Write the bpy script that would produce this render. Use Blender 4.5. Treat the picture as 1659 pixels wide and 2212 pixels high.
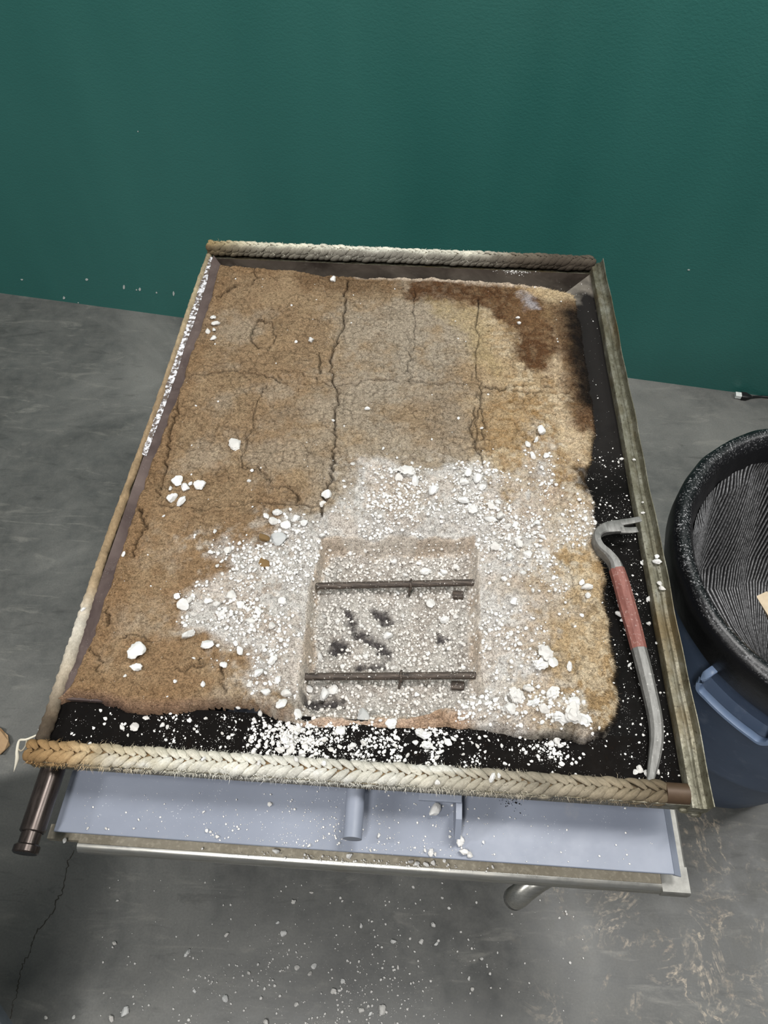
import bpy, bmesh, math, random
import numpy as np
from mathutils import Vector, Matrix

for o in list(bpy.data.objects):
    bpy.data.objects.remove(o)
scene = bpy.context.scene
COL = scene.collection

# ------------------------------------------------------------------ camera
IW, IH, FPX = 1659.0, 2212.0, 1534.0
ZT = 0.731                       # height of the door's rim above the floor
ZC = 1.6235                      # camera height
RC = np.array([[0.99801761, 0.0534281, -0.0332609],
               [0.06273797, -0.80278157, 0.59296349],
               [0.00497967, -0.59387473, -0.80454211]])
cd = bpy.data.cameras.new('camera')
cd.sensor_fit = 'VERTICAL'; cd.sensor_height = 36.0; cd.lens = FPX / IH * 36.0
cd.clip_start = 0.02; cd.clip_end = 60
cam = bpy.data.objects.new('camera', cd); COL.objects.link(cam)
cx, cy, cz = RC[:, 0], -RC[:, 1], -RC[:, 2]
cam.matrix_world = Matrix(((cx[0], cy[0], cz[0], 0), (cx[1], cy[1], cz[1], 0), (cx[2], cy[2], cz[2], ZC), (0, 0, 0, 1)))
scene.camera = cam

# ------------------------------------------------------------------ world, lamps, exposure
w = bpy.data.worlds.new('hall_light'); scene.world = w; w.use_nodes = True
w.node_tree.nodes['Background'].inputs[0].default_value = (0.93, 0.97, 1.0, 1)
w.node_tree.nodes['Background'].inputs[1].default_value = 0.17

def area(name, loc, target, sx, sy, power, col=(1, 0.985, 0.96)):
    l = bpy.data.lights.new(name, 'AREA'); l.shape = 'RECTANGLE'; l.size = sx; l.size_y = sy
    l.energy = power; l.color = col
    o = bpy.data.objects.new(name, l); COL.objects.link(o)
    o.location = loc
    o.rotation_euler = (Vector(target) - Vector(loc)).to_track_quat('-Z', 'Y').to_euler()
    return o
area('ceiling_lamp_middle', (0.80, 1.0, 3.4), (0.75, 0.95, 0), 0.16, 1.2, 66)
area('ceiling_lamp_right', (2.5, 0.85, 3.3), (2.2, 0.8, 0), 0.16, 1.2, 48)
area('ceiling_lamp_left', (-3.0, -0.3, 3.2), (-2.6, -0.2, 0), 0.16, 1.2, 92)
area('ceiling_lamp_front', (-0.5, -0.95, 3.3), (-0.45, -0.8, 0), 0.16, 1.2, 78)

vs = scene.view_settings
vs.view_transform = 'Standard'; vs.look = 'None'; vs.gamma = 1.0; vs.use_curve_mapping = False
vs.exposure = -0.12

# ------------------------------------------------------------------ helpers
rng = np.random.default_rng(7)
random.seed(7)

def pxw(u, v, z=ZT):
    """photo pixel -> point on the horizontal plane z"""
    u = np.asarray(u, float); v = np.asarray(v, float)
    r = np.stack([u - IW / 2, v - IH / 2, np.full_like(u, FPX)], -1) @ RC.T
    t = (z - ZC) / r[..., 2]
    return np.stack([r[..., 0] * t, r[..., 1] * t, np.full_like(u, z)], -1)

def P(u, v, z=ZT):
    a = pxw(np.array(u), np.array(v), z); return (float(a[0]), float(a[1]), float(z))

def poly(pts, z=ZT):
    a = np.array(pts, float); return pxw(a[:, 0], a[:, 1], z)[:, :2]

def lin(r, g, b, k=1.0):
    o = []
    for c in (r, g, b):
        c = c / 255.0
        o.append((c / 12.92 if c <= 0.04045 else ((c + 0.055) / 1.055) ** 2.4) * k)
    return tuple(o)

def L4(r, g, b, k=1.0): return lin(r, g, b, k) + (1.0,)

def wloc(o):
    l = Vector(o.location)
    while o.parent: o = o.parent; l = l + Vector(o.location)
    return l

def mesh_obj(name, verts, faces, mat, parent=None, smooth=True, origin=None, sharp=None, kind=None):
    verts = np.asarray(verts, float).reshape(-1, 3)
    off = np.zeros(3)
    if parent is not None: off = off + np.array(wloc(parent))
    if origin is not None:
        loc = np.array(origin) - off; off = np.array(origin, float)
    else: loc = np.zeros(3)
    me = bpy.data.meshes.new(name)
    me.from_pydata((verts - off).tolist(), [], [tuple(int(i) for i in f) for f in faces])
    me.validate()
    if smooth:
        me.polygons.foreach_set('use_smooth', np.ones(len(me.polygons), bool))
        if sharp is not None: me.set_sharp_from_angle(angle=math.radians(sharp))
    me.materials.append(mat)
    o = bpy.data.objects.new(name, me); COL.objects.link(o)
    o.location = loc
    if parent is not None: o.parent = parent
    if kind: o['kind'] = kind
    return o

def empty(name, loc, label, cat, group=None):
    o = bpy.data.objects.new(name, None); COL.objects.link(o); o.location = loc
    o.empty_display_size = 0.05
    o['label'] = label; o['category'] = cat
    if group: o['group'] = group
    return o

def tag(o, label, cat=None, group=None, kind=None):
    o['label'] = label
    if cat: o['category'] = cat
    if group: o['group'] = group
    if kind: o['kind'] = kind
    return o

class MB:
    def __init__(s): s.v = []; s.f = []; s.n = 0
    def add(s, v, f):
        v = np.asarray(v, float).reshape(-1, 3)
        s.v.append(v); s.f += [tuple(int(i) + s.n for i in q) for q in f]; s.n += len(v); return s
    def box(s, a, b, bev=0.0):
        x0, y0, z0 = a; x1, y1, z1 = b
        if bev <= 0:
            v = [(x, y, z) for z in (z0, z1) for y in (y0, y1) for x in (x0, x1)]
            f = [(0, 2, 3, 1), (4, 5, 7, 6), (0, 1, 5, 4), (2, 6, 7, 3), (0, 4, 6, 2), (1, 3, 7, 5)]
            return s.add(v, f)
        # bevelled in plan and on the top and bottom edges
        bv = min(bev, (x1 - x0) / 2.01, (y1 - y0) / 2.01, (z1 - z0) / 2.01)
        def ring(i, z, c):
            return [(x0 + i + c, y0 + i, z), (x1 - i - c, y0 + i, z), (x1 - i, y0 + i + c, z), (x1 - i, y1 - i - c, z),
                    (x1 - i - c, y1 - i, z), (x0 + i + c, y1 - i, z), (x0 + i, y1 - i - c, z), (x0 + i, y0 + i + c, z)]
        v = ring(bv, z0, bv) + ring(0, z0 + bv, bv) + ring(0, z1 - bv, bv) + ring(bv, z1, bv)
        f = [tuple(range(7, -1, -1)), tuple(range(24, 32))]
        for k in range(3):
            for i in range(8):
                j = (i + 1) % 8; f.append((8 * k + i, 8 * k + j, 8 * k + 8 + j, 8 * k + 8 + i))
        return s.add(v, f)
    def prism(s, pts, d0, d1, fn):
        """closed 2-d outline pts, extruded between d0 and d1; fn(p, q, d) -> xyz"""
        n = len(pts)
        v = [fn(p, q, d0) for p, q in pts] + [fn(p, q, d1) for p, q in pts]
        f = [tuple(range(n - 1, -1, -1)), tuple(range(n, 2 * n))]
        for i in range(n):
            j = (i + 1) % n; f.append((i, j, n + j, n + i))
        return s.add(v, f)
    def build(s, name, mat, parent=None, **k):
        return mesh_obj(name, np.concatenate(s.v), s.f, mat, parent, **k)

def sweep(path, secs, up=(0, 0, 1), caps=True, twist=None):
    """path: Nx3; secs: list of Kx2 section outlines (side, up)"""
    path = np.asarray(path, float); N = len(path); K = len(secs[0])
    V = []; up = np.array(up, float)
    for i in range(N):
        t = path[min(i + 1, N - 1)] - path[max(i - 1, 0)]; t /= np.linalg.norm(t)
        s_ = np.cross(t, up); s_ /= (np.linalg.norm(s_) + 1e-9); u_ = np.cross(s_, t)
        if twist is not None:
            c, sn = math.cos(twist[i]), math.sin(twist[i])
            s_, u_ = s_ * c + u_ * sn, u_ * c - s_ * sn
        q = np.asarray(secs[i]); V.append(path[i] + q[:, :1] * s_ + q[:, 1:] * u_)
    F = []
    for i in range(N - 1):
        for k in range(K):
            m = (k + 1) % K; F.append((i * K + k, i * K + m, (i + 1) * K + m, (i + 1) * K + k))
    if caps:
        F.append(tuple(range(K - 1, -1, -1))); F.append(tuple(range((N - 1) * K, N * K)))
    return np.concatenate(V), F

def circ(r, k=16, ry=None):
    ry = r if ry is None else ry
    a = np.linspace(0, 2 * np.pi, k, endpoint=False); return np.stack([r * np.cos(a), ry * np.sin(a)], -1)

def tube(path, r, k=12, **kw):
    n = len(path); rr = [r] * n if np.isscalar(r) else r
    return sweep(path, [circ(q, k) for q in rr], **kw)

def spline(pts, n):
    """Catmull-Rom through pts"""
    p = np.asarray(pts, float); p = np.concatenate([[2 * p[0] - p[1]], p, [2 * p[-1] - p[-2]]])
    t = np.linspace(0, len(p) - 3 - 1e-6, n); i = t.astype(int); u = (t - i)[:, None]
    a, b, c, d = p[i], p[i + 1], p[i + 2], p[i + 3]
    return 0.5 * ((2 * b) + (-a + c) * u + (2 * a - 5 * b + 4 * c - d) * u * u + (-a + 3 * b - 3 * c + d) * u ** 3)

# ---- numpy noise
def hash01(i, j, seed):
    h = (i.astype(np.int64) * 374761393 + j.astype(np.int64) * 668265263 + seed * 974711) & 0xffffffff
    h = ((h ^ (h >> 13)) * 1274126177) & 0xffffffff
    h = ((h ^ (h >> 16)) * 2246822519) & 0xffffffff
    return ((h ^ (h >> 15)) & 0xffffff) / float(0xffffff)
def vnoise(x, y, seed):
    i = np.floor(x); j = np.floor(y); u = x - i; v = y - j
    u = u * u * u * (u * (u * 6 - 15) + 10); v = v * v * v * (v * (v * 6 - 15) + 10)
    a = hash01(i, j, seed); b = hash01(i + 1, j, seed); c = hash01(i, j + 1, seed); d = hash01(i + 1, j + 1, seed)
    return (a + (b - a) * u) * (1 - v) + (c + (d - c) * u) * v
def fbm(x, y, size, octv=4, seed=1, gain=0.5):
    s = np.zeros_like(x); a = 1.0; tot = 0.0; f = 1.0 / size
    for k in range(octv):
        s += a * vnoise(x * f + 17.3 * k, y * f - 9.1 * k, seed + k * 31); tot += a; a *= gain; f *= 2.03
    return s / tot            # 0..1
def voro(x, y, size, seed, jit=0.9):
    X = x / size; Y = y / size; i0 = np.floor(X); j0 = np.floor(Y)
    f1 = np.full_like(X, 9.0); f2 = np.full_like(X, 9.0); idv = np.zeros_like(X)
    for di in (-1, 0, 1):
        for dj in (-1, 0, 1):
            i = i0 + di; j = j0 + dj
            px = i + 0.5 + jit * (hash01(i, j, seed) - 0.5); py = j + 0.5 + jit * (hash01(i, j, seed + 5) - 0.5)
            d = np.hypot(X - px, Y - py); hid = hash01(i, j, seed + 11)
            near = d < f1
            f2 = np.where(near, f1, np.minimum(f2, d)); idv = np.where(near, hid, idv); f1 = np.where(near, d, f1)
    return f1, f2, idv
def sstep(a, b, x):
    t = np.clip((x - a) / (b - a), 0, 1); return t * t * (3 - 2 * t)
def sdpoly(x, y, pts):
    """signed distance to a polygon, positive inside"""
    d = np.full_like(x, 1e9); ins = np.zeros(x.shape, bool); n = len(pts)
    for i in range(n):
        ax, ay = pts[i]; bx, by = pts[(i + 1) % n]
        ex, ey = bx - ax, by - ay; L = ex * ex + ey * ey + 1e-12
        t = np.clip(((x - ax) * ex + (y - ay) * ey) / L, 0, 1)
        d = np.minimum(d, np.hypot(x - ax - t * ex, y - ay - t * ey))
        c = ((ay > y) != (by > y)) & (x < (bx - ax) * (y - ay) / (by - ay + 1e-12) + ax)
        ins ^= c
    return np.where(ins, d, -d)
def dline(x, y, pts):
    d = np.full_like(x, 1e9)
    for i in range(len(pts) - 1):
        ax, ay = pts[i]; bx, by = pts[i + 1]; ex, ey = bx - ax, by - ay; L = ex * ex + ey * ey + 1e-12
        t = np.clip(((x - ax) * ex + (y - ay) * ey) / L, 0, 1)
        d = np.minimum(d, np.hypot(x - ax - t * ex, y - ay - t * ey))
    return d

# ------------------------------------------------------------------ materials
class NT:
    def __init__(s, name):
        s.m = bpy.data.materials.new(name); s.m.use_nodes = True; s.t = s.m.node_tree
        s.b = s.t.nodes['Principled BSDF']; s.co = None
    def n(s, typ, **k):
        q = s.t.nodes.new(typ)
        for a, v in k.items(): setattr(q, a, v)
        return q
    def l(s, a, b): s.t.links.new(a, b)
    def coord(s, kind='Object'):
        q = s.n('ShaderNodeTexCoord'); return q.outputs[kind]
    def geo(s):
        q = s.n('ShaderNodeNewGeometry'); return q
    def mapping(s, c, scale=(1, 1, 1), rot=(0, 0, 0), loc=(0, 0, 0)):
        q = s.n('ShaderNodeMapping'); q.inputs['Scale'].default_value = scale; q.inputs['Rotation'].default_value = rot
        q.inputs['Location'].default_value = loc; s.l(c, q.inputs['Vector']); return q.outputs[0]
    def noise(s, c, scale, detail=4, rough=0.55, dist=0.0, lac=2.0):
        q = s.n('ShaderNodeTexNoise'); q.inputs['Scale'].default_value = scale; q.inputs['Detail'].default_value = detail
        q.inputs['Roughness'].default_value = rough; q.inputs['Distortion'].default_value = dist
        s.l(c, q.inputs['Vector']); return q.outputs['Fac']
    def voro(s, c, scale, feature='F1', out='Distance', rand=1.0):
        q = s.n('ShaderNodeTexVoronoi', feature=feature); q.inputs['Scale'].default_value = scale
        q.inputs['Randomness'].default_value = rand; s.l(c, q.inputs['Vector']); return q.outputs[out]
    def ramp(s, fac, stops, interp='LINEAR'):
        q = s.n('ShaderNodeValToRGB'); q.color_ramp.interpolation = interp
        e = q.color_ramp.elements
        while len(e) < len(stops): e.new(0.5)
        for i, (p, c) in enumerate(stops):
            e[i].position = p
            e[i].color = c if len(c) == 4 else (*c, 1)
        s.l(fac, q.inputs[0]); return q.outputs[0]
    def fr(s, fac, a, b, lo=0.0, hi=1.0):
        q = s.n('ShaderNodeMapRange'); q.inputs[1].default_value = a; q.inputs[2].default_value = b
        q.inputs[3].default_value = lo; q.inputs[4].default_value = hi; q.clamp = True
        s.l(fac, q.inputs[0]); return q.outputs[0]
    def mix(s, fac, a, b, mode='MIX'):
        q = s.n('ShaderNodeMix', data_type='RGBA', blend_type=mode)
        for k, v in ((0, fac), (6, a), (7, b)):
            if hasattr(v, 'is_linked'): s.l(v, q.inputs[k])
            elif k == 0: q.inputs[0].default_value = v
            else: q.inputs[k].default_value = v if len(v) == 4 else (*v, 1)
        return q.outputs[2]
    def math(s, op, a, b=0.0):
        q = s.n('ShaderNodeMath', operation=op)
        for k, v in ((0, a), (1, b)):
            if hasattr(v, 'is_linked'): s.l(v, q.inputs[k])
            else: q.inputs[k].default_value = v
        return q.outputs[0]
    def bump(s, h, strength=0.3, dist=0.002, prev=None):
        q = s.n('ShaderNodeBump'); q.inputs['Strength'].default_value = strength; q.inputs['Distance'].default_value = dist
        s.l(h, q.inputs['Height'])
        if prev is not None: s.l(prev, q.inputs['Normal'])
        return q.outputs[0]
    def set(s, col=None, rough=None, metal=None, normal=None, spec=None, sheen=None):
        b = s.b
        for k, v in (('Base Color', col), ('Roughness', rough), ('Metallic', metal), ('Normal', normal), ('Specular IOR Level', spec), ('Sheen Weight', sheen)):
            if v is None: continue
            if hasattr(v, 'is_linked'): s.l(v, b.inputs[k])
            else: b.inputs[k].default_value = v if not isinstance(v, tuple) or len(v) == 4 else (*v, 1)
        return s.m
M = {}

# wall paint: teal, fine orange-peel relief
n = NT('teal_wall_paint'); c = n.geo().outputs['Position']
streak = n.noise(n.mapping(c, (2.2, 2.2, 0.35)), 1.6, 3, 0.5)
patch = n.noise(c, 1.3, 3, 0.5)
base = n.mix(n.fr(streak, 0.3, 0.7), L4(36, 89, 83), L4(44, 99, 92))
base = n.mix(n.fr(patch, 0.3, 0.7, 0, 0.5), base, L4(50, 103, 97))
peel = n.noise(n.mapping(c, (1, 1, 1.5)), 130, 3, 0.6)
lump = n.noise(c, 24, 2, 0.5)
bp = n.bump(lump, 0.10, 0.004, n.bump(peel, 0.32, 0.0022))
M['wall'] = n.set(base, n.fr(streak, 0.3, 0.7, 0.36, 0.44), None, bp, 0.42)

# polished concrete
n = NT('polished_concrete'); c = n.geo().outputs['Position']
sw = n.noise(c, 1.9, 6, 0.62, 0.7); fine = n.noise(c, 22, 6, 0.65); grit = n.noise(c, 240, 2, 0.6)
base = n.ramp(sw, [(0.30, L4(60, 61, 60)), (0.5, L4(88, 89, 87)), (0.68, L4(122, 122, 118))])
base = n.mix(n.fr(fine, 0.35, 0.7, 0.0, 0.45), base, L4(118, 117, 112))
trow = n.noise(n.mapping(c, (1.0, 4.5, 1), (0, 0, 0.5)), 5.0, 7, 0.7, 1.2)
base = n.mix(n.fr(trow, 0.56, 0.70, 0, 0.40), base, L4(150, 148, 140))
base = n.mix(n.fr(trow, 0.42, 0.30, 0, 0.45), base, L4(48, 49, 48))
base = n.mix(n.fr(grit, 0.25, 0.75, 0.0, 0.28), base, L4(55, 55, 54), 'MIX')
# dried tan residue, front right of the cart
sx = n.n('ShaderNodeSeparateXYZ'); n.l(c, sx.inputs[0])
reg = n.math('MULTIPLY', n.fr(sx.outputs[0], 0.22, 0.50), n.fr(sx.outputs[1], 0.85, 0.40))
res = n.noise(n.mapping(c, (1, 1, 1), (0, 0, 0.9)), 9.0, 5, 0.6, 1.8)
vein = n.fr(n.math('ABSOLUTE', n.math('SUBTRACT', res, 0.5)), 0.035, 0.004)
blot = n.fr(n.noise(c, 5.5, 5, 0.65, 0.8), 0.48, 0.60)
rm = n.math('MULTIPLY', n.math('MULTIPLY', vein, blot), reg)
brk = n.fr(n.noise(c, 70, 4, 0.7), 0.40, 0.58, 0, 0.85)
base = n.mix(n.math('MULTIPLY', rm, brk), base, L4(186, 172, 152))
blob2 = n.math('MULTIPLY', n.math('MULTIPLY', n.fr(n.noise(c, 13, 6, 0.7, 0.5), 0.60, 0.68), reg), brk)
base = n.mix(n.math('MULTIPLY', blob2, 0.7), base, L4(176, 158, 136))
rg = n.fr(fine, 0.3, 0.7, 0.36, 0.5)
M['concrete'] = n.set(base, rg, None, n.bump(fine, 0.08, 0.002, n.bump(grit, 0.05, 0.001)), 0.5)

# crumbling fibre lining: pigment from the vertex colours, grain and speckle here
n = NT('fibre_lining'); at = n.n('ShaderNodeAttribute', attribute_name='pigment'); ms = n.n('ShaderNodeAttribute', attribute_name='powder')
c = n.coord()
g1 = n.noise(c, 520, 4, 0.75); g2 = n.noise(c, 130, 6, 0.72)
col = n.mix(1.0, at.outputs['Color'], n.ramp(g1, [(0.32, (0.50, 0.47, 0.44)), (0.5, (0.98, 0.98, 0.98)), (0.72, (1.38, 1.36, 1.32))]), 'MULTIPLY')
col = n.mix(0.75, col, n.ramp(g2, [(0.36, (0.52, 0.49, 0.46)), (0.5, (1.0, 1.0, 1.0)), (0.66, (1.22, 1.2, 1.18))]), 'MULTIPLY')
g3 = n.noise(c, 240, 3, 0.7); col = n.mix(0.6, col, n.ramp(g3, [(0.36, (0.58, 0.55, 0.52)), (0.52, (1.04, 1.04, 1.04)), (0.68, (1.25, 1.24, 1.22))]), 'MULTIPLY')
sp = n.fr(n.voro(c, 330), 0.16, 0.10)
spm = n.math('MULTIPLY', sp, n.fr(n.noise(c, 60, 2, 0.5), 0.5, 0.62, 0, 0.8))
spm = n.math('MULTIPLY', spm, n.fr(at.outputs['Fac'], 0.02, 0.09))
col = n.mix(spm, col, L4(232, 214, 180))
bp = n.bump(g1, 0.7, 0.0018, n.bump(g2, 0.7, 0.0040))
M['lining'] = n.set(col, 0.95, None, bp, 0.15)

# loose white insulation
def white_mat(name, a, b, bump=0.5):
    n = NT(name); c = n.coord(); oi = n.n('ShaderNodeObjectInfo')
    g = n.noise(c, 260, 4, 0.7)
    col = n.mix(oi.outputs['Random'], a, b)
    col = n.mix(1.0, col, n.ramp(g, [(0.3, (0.78, 0.77, 0.76)), (0.55, (1, 1, 1))]), 'MULTIPLY')
    return n.set(col, 0.95, None, n.bump(g, bump, 0.0015), 0.15)
M['chunk'] = white_mat('white_fibre_chunk', L4(232, 232, 230), L4(212, 209, 204))
M['crumb'] = white_mat('white_fibre_crumb', L4(230, 229, 226), L4(220, 218, 214), 0.2)
M['pitcrumb'] = white_mat('pale_grey_crumb', L4(210, 206, 200), L4(210, 206, 200), 0.2)
M['brownchunk'] = white_mat('scorched_fibre_chunk', L4(128, 104, 70), L4(112, 90, 60))
M['greychunk'] = white_mat('grey_fibre_chunk', L4(196, 198, 198), L4(180, 180, 178))

# sooty steel flange
def soot(name, dark, mid, light, lo=0.45, hi=0.75, speck=0.6, rough=0.75, metal=0.0, spec=0.08):
    n = NT(name); c = n.geo().outputs['Position']
    a = n.noise(c, 9, 6, 0.6, 0.5); b = n.noise(c, 70, 5, 0.65)
    col = n.mix(n.fr(a, lo, hi), dark, mid)
    col = n.mix(n.fr(b, 0.60, 0.85, 0, 0.5), col, light)
    d = n.fr(n.voro(c, 420), 0.15, 0.08); dm = n.math('MULTIPLY', d, n.fr(n.noise(c, 45, 2, 0.5), 0.52, 0.66, 0, speck))
    col = n.mix(dm, col, L4(215, 213, 210))
    return n.set(col, n.fr(b, 0.3, 0.7, rough - 0.12, rough + 0.12), metal, n.bump(b, 0.25, 0.001), spec)
M['soot_front'] = soot('soot_black_steel', L4(9, 7, 6), L4(16, 12, 9), L4(34, 25, 18), speck=0.9)
def soot_light_grad(m_):  # paler rearwards: thinner soot, plus the lit far end put into the colour
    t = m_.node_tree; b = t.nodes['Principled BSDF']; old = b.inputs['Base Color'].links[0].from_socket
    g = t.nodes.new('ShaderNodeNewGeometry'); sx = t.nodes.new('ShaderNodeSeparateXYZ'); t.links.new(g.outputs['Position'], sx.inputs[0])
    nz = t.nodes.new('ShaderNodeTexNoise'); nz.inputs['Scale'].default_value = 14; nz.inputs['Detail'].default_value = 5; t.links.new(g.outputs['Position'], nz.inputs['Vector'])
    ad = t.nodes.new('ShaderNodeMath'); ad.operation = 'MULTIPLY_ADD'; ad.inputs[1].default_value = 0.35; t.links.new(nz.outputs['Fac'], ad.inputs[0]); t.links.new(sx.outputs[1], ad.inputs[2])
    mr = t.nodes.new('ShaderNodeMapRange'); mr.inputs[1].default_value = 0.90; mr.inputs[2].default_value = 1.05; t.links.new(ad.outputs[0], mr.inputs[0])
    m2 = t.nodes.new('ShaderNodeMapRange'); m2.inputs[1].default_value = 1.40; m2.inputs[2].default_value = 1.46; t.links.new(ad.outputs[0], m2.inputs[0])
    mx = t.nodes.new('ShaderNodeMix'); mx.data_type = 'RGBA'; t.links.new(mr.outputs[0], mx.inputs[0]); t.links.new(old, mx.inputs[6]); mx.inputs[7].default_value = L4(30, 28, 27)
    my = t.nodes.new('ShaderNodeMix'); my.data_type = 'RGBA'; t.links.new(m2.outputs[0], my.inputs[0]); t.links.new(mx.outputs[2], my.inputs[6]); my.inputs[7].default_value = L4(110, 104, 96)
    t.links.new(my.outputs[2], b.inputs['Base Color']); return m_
M['soot_right'] = soot_light_grad(soot('sooty_steel_side', L4(9, 8, 7), L4(18, 16, 15), L4(34, 30, 26), speck=0.8))
M['soot_back'] = soot('heat_stained_steel', L4(44, 38, 34), L4(82, 74, 67), L4(104, 97, 90), 0.35, 0.7, 0.15, 0.42, 0.35)
M['soot_left'] = soot('heat_tinted_steel', L4(70, 60, 58), L4(104, 92, 88), L4(130, 117, 110), 0.35, 0.7, 0.5, 0.55, 0.1)
n = NT('flaking_white_coat'); c = n.geo().outputs['Position']
fl = n.fr(n.noise(c, 120, 6, 0.7), 0.47, 0.54)
M['flake'] = n.set(n.mix(fl, L4(92, 82, 76), L4(212, 212, 216)), 0.8, None, n.bump(fl, 0.5, 0.0008), 0.2)

# stained stainless channel
n = NT('stained_stainless_channel'); c = n.geo().outputs['Position']
s1 = n.noise(n.mapping(c, (2, 1, 2)), 26, 7, 0.72); s2 = n.noise(c, 190, 4, 0.7); s3 = n.noise(n.mapping(c, (3, 1, 1)), 5, 5, 0.6)
col = n.ramp(s1, [(0.3, L4(66, 62, 48)), (0.5, L4(102, 99, 84)), (0.7, L4(138, 136, 125))])
col = n.mix(n.fr(s3, 0.48, 0.66, 0, 0.75), col, L4(92, 76, 46))
col = n.mix(n.fr(s2, 0.56, 0.68, 0, 0.75), col, L4(46, 38, 26))
M['channel'] = n.set(col, n.fr(s2, 0.3, 0.7, 0.38, 0.6), 0.45, n.bump(s2, 0.2, 0.001), 0.4)

n = NT('brushed_stainless'); c = n.geo().outputs['Position']
s1 = n.noise(n.mapping(c, (4, 90, 90)), 6, 4, 0.6); s2 = n.noise(c, 25, 5, 0.65)
col = n.mix(n.fr(s1, 0.3, 0.7), L4(150, 149, 144), L4(178, 177, 171))
col = n.mix(n.fr(s2, 0.5, 0.75, 0, 0.4), col, L4(128, 120, 104))
M['steel'] = n.set(col, n.fr(s2, 0.3, 0.7, 0.22, 0.4), 0.85, n.bump(s1, 0.04, 0.0005), 0.5)
n = NT('dusty_stainless'); c = n.geo().outputs['Position']
s1 = n.noise(c, 12, 6, 0.65); s2 = n.noise(c, 160, 4, 0.6)
col = n.mix(n.fr(s1, 0.3, 0.7), L4(118, 110, 94), L4(150, 144, 130))
col = n.mix(n.fr(s2, 0.5, 0.75, 0, 0.5), col, L4(190, 182, 164))
M['dusty'] = n.set(col, 0.6, 0.35, n.bump(s2, 0.2, 0.001), 0.3)

n = NT('dull_stainless'); c = n.geo().outputs['Position']; s2 = n.noise(c, 60, 5, 0.65)
M['dull'] = n.set(n.mix(n.fr(s2, 0.3, 0.7), L4(120, 119, 115), L4(150, 149, 144)), 0.55, 0.6, None, 0.3)
n = NT('blue_grey_enamel'); c = n.geo().outputs['Position']
s1 = n.noise(c, 6, 5, 0.6); s2 = n.noise(c, 300, 3, 0.6); s3 = n.noise(c, 16, 6, 0.7)
col = n.mix(n.fr(s1, 0.3, 0.7), L4(114, 120, 133), L4(129, 135, 148))
col = n.mix(n.fr(s3, 0.60, 0.76, 0, 0.30), col, L4(160, 156, 150))
d = n.fr(n.voro(c, 260), 0.13, 0.07); dm = n.math('MULTIPLY', d, n.fr(n.noise(c, 22, 3, 0.6), 0.50, 0.66, 0, 0.9))
col = n.mix(dm, col, L4(236, 236, 236))
M['blue'] = n.set(col, n.fr(s3, 0.3, 0.7, 0.40, 0.55), None, n.bump(s2, 0.04, 0.0006), 0.45)
n = NT('rust_dusted_enamel'); c = n.geo().outputs['Position']
M['tanblue'] = n.set(n.mix(n.fr(n.noise(c, 60, 4, 0.6), 0.35, 0.6), L4(150, 138, 118), L4(140, 140, 146)), 0.6, None, None, 0.3)

n = NT('oiled_dark_steel'); c = n.geo().outputs['Position']
s1 = n.noise(n.mapping(c, (60, 8, 60)), 4, 5, 0.6)
M['darksteel'] = n.set(n.mix(n.fr(s1, 0.3, 0.7), L4(52, 46, 43), L4(78, 70, 66)), n.fr(s1, 0.3, 0.7, 0.22, 0.36), 0.75, n.bump(s1, 0.05, 0.0005), 0.5)
n = NT('scaled_anchor_steel'); c = n.geo().outputs['Position']
s1 = n.noise(n.mapping(c, (8, 60, 60)), 6, 6, 0.7); s2 = n.noise(c, 300, 3, 0.6)
col = n.mix(n.fr(s1, 0.35, 0.65), L4(48, 43, 40), L4(92, 82, 74))
col = n.mix(n.fr(s2, 0.64, 0.7, 0, 0.9), col, L4(222, 218, 210))
M['anchor'] = n.set(col, 0.62, 0.25, n.bump(s1, 0.2, 0.001), 0.3)

# pry bar
n = NT('worn_tool_steel'); c = n.geo().outputs['Position']
s1 = n.noise(n.mapping(c, (30, 8, 30)), 5, 6, 0.65); s2 = n.noise(c, 200, 4, 0.6)
col = n.mix(n.fr(s1, 0.3, 0.7), L4(88, 87, 84), L4(124, 123, 120))
col = n.mix(n.fr(s2, 0.6, 0.75, 0, 0.4), col, L4(188, 186, 182))
M['tool'] = n.set(col, 0.5, 0.35, n.bump(s2, 0.1, 0.0006), 0.4)
n = NT('dusty_red_paint'); c = n.geo().outputs['Position']
s1 = n.noise(n.mapping(c, (40, 10, 40)), 3, 6, 0.65); s2 = n.noise(c, 240, 3, 0.6)
col = n.mix(n.fr(s1, 0.3, 0.7), L4(104, 62, 55), L4(134, 88, 79))
col = n.mix(n.fr(s2, 0.58, 0.75, 0, 0.5), col, L4(190, 170, 162))
M['redpaint'] = n.set(col, 0.6, 0.0, n.bump(s2, 0.1, 0.0006), 0.3)

# braided gasket rope
n = NT('braided_fibre_rope'); at = n.n('ShaderNodeAttribute', attribute_name='pigment'); c = n.coord()
uv = n.n('ShaderNodeUVMap', uv_map='strand').outputs[0]
fb = n.noise(n.mapping(uv, (3, 60, 1)), 1.0, 3, 0.6); g = n.noise(c, 300, 3, 0.7)
col = n.mix(1.0, at.outputs['Color'], n.ramp(fb, [(0.3, (0.62, 0.6, 0.57)), (0.6, (1.1, 1.1, 1.08))]), 'MULTIPLY')
col = n.mix(0.6, col, n.ramp(g, [(0.3, (0.72, 0.7, 0.68)), (0.6, (1.05, 1.05, 1.05))]), 'MULTIPLY')
M['rope'] = n.set(col, 0.85, None, n.bump(fb, 0.7, 0.0014, n.bump(g, 0.3, 0.001)), 0.25)
n = NT('frayed_fibre'); at = n.n('ShaderNodeAttribute', attribute_name='pigment')
M['fray'] = n.set(at.outputs['Color'], 0.9, None, None, 0.2)

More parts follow.
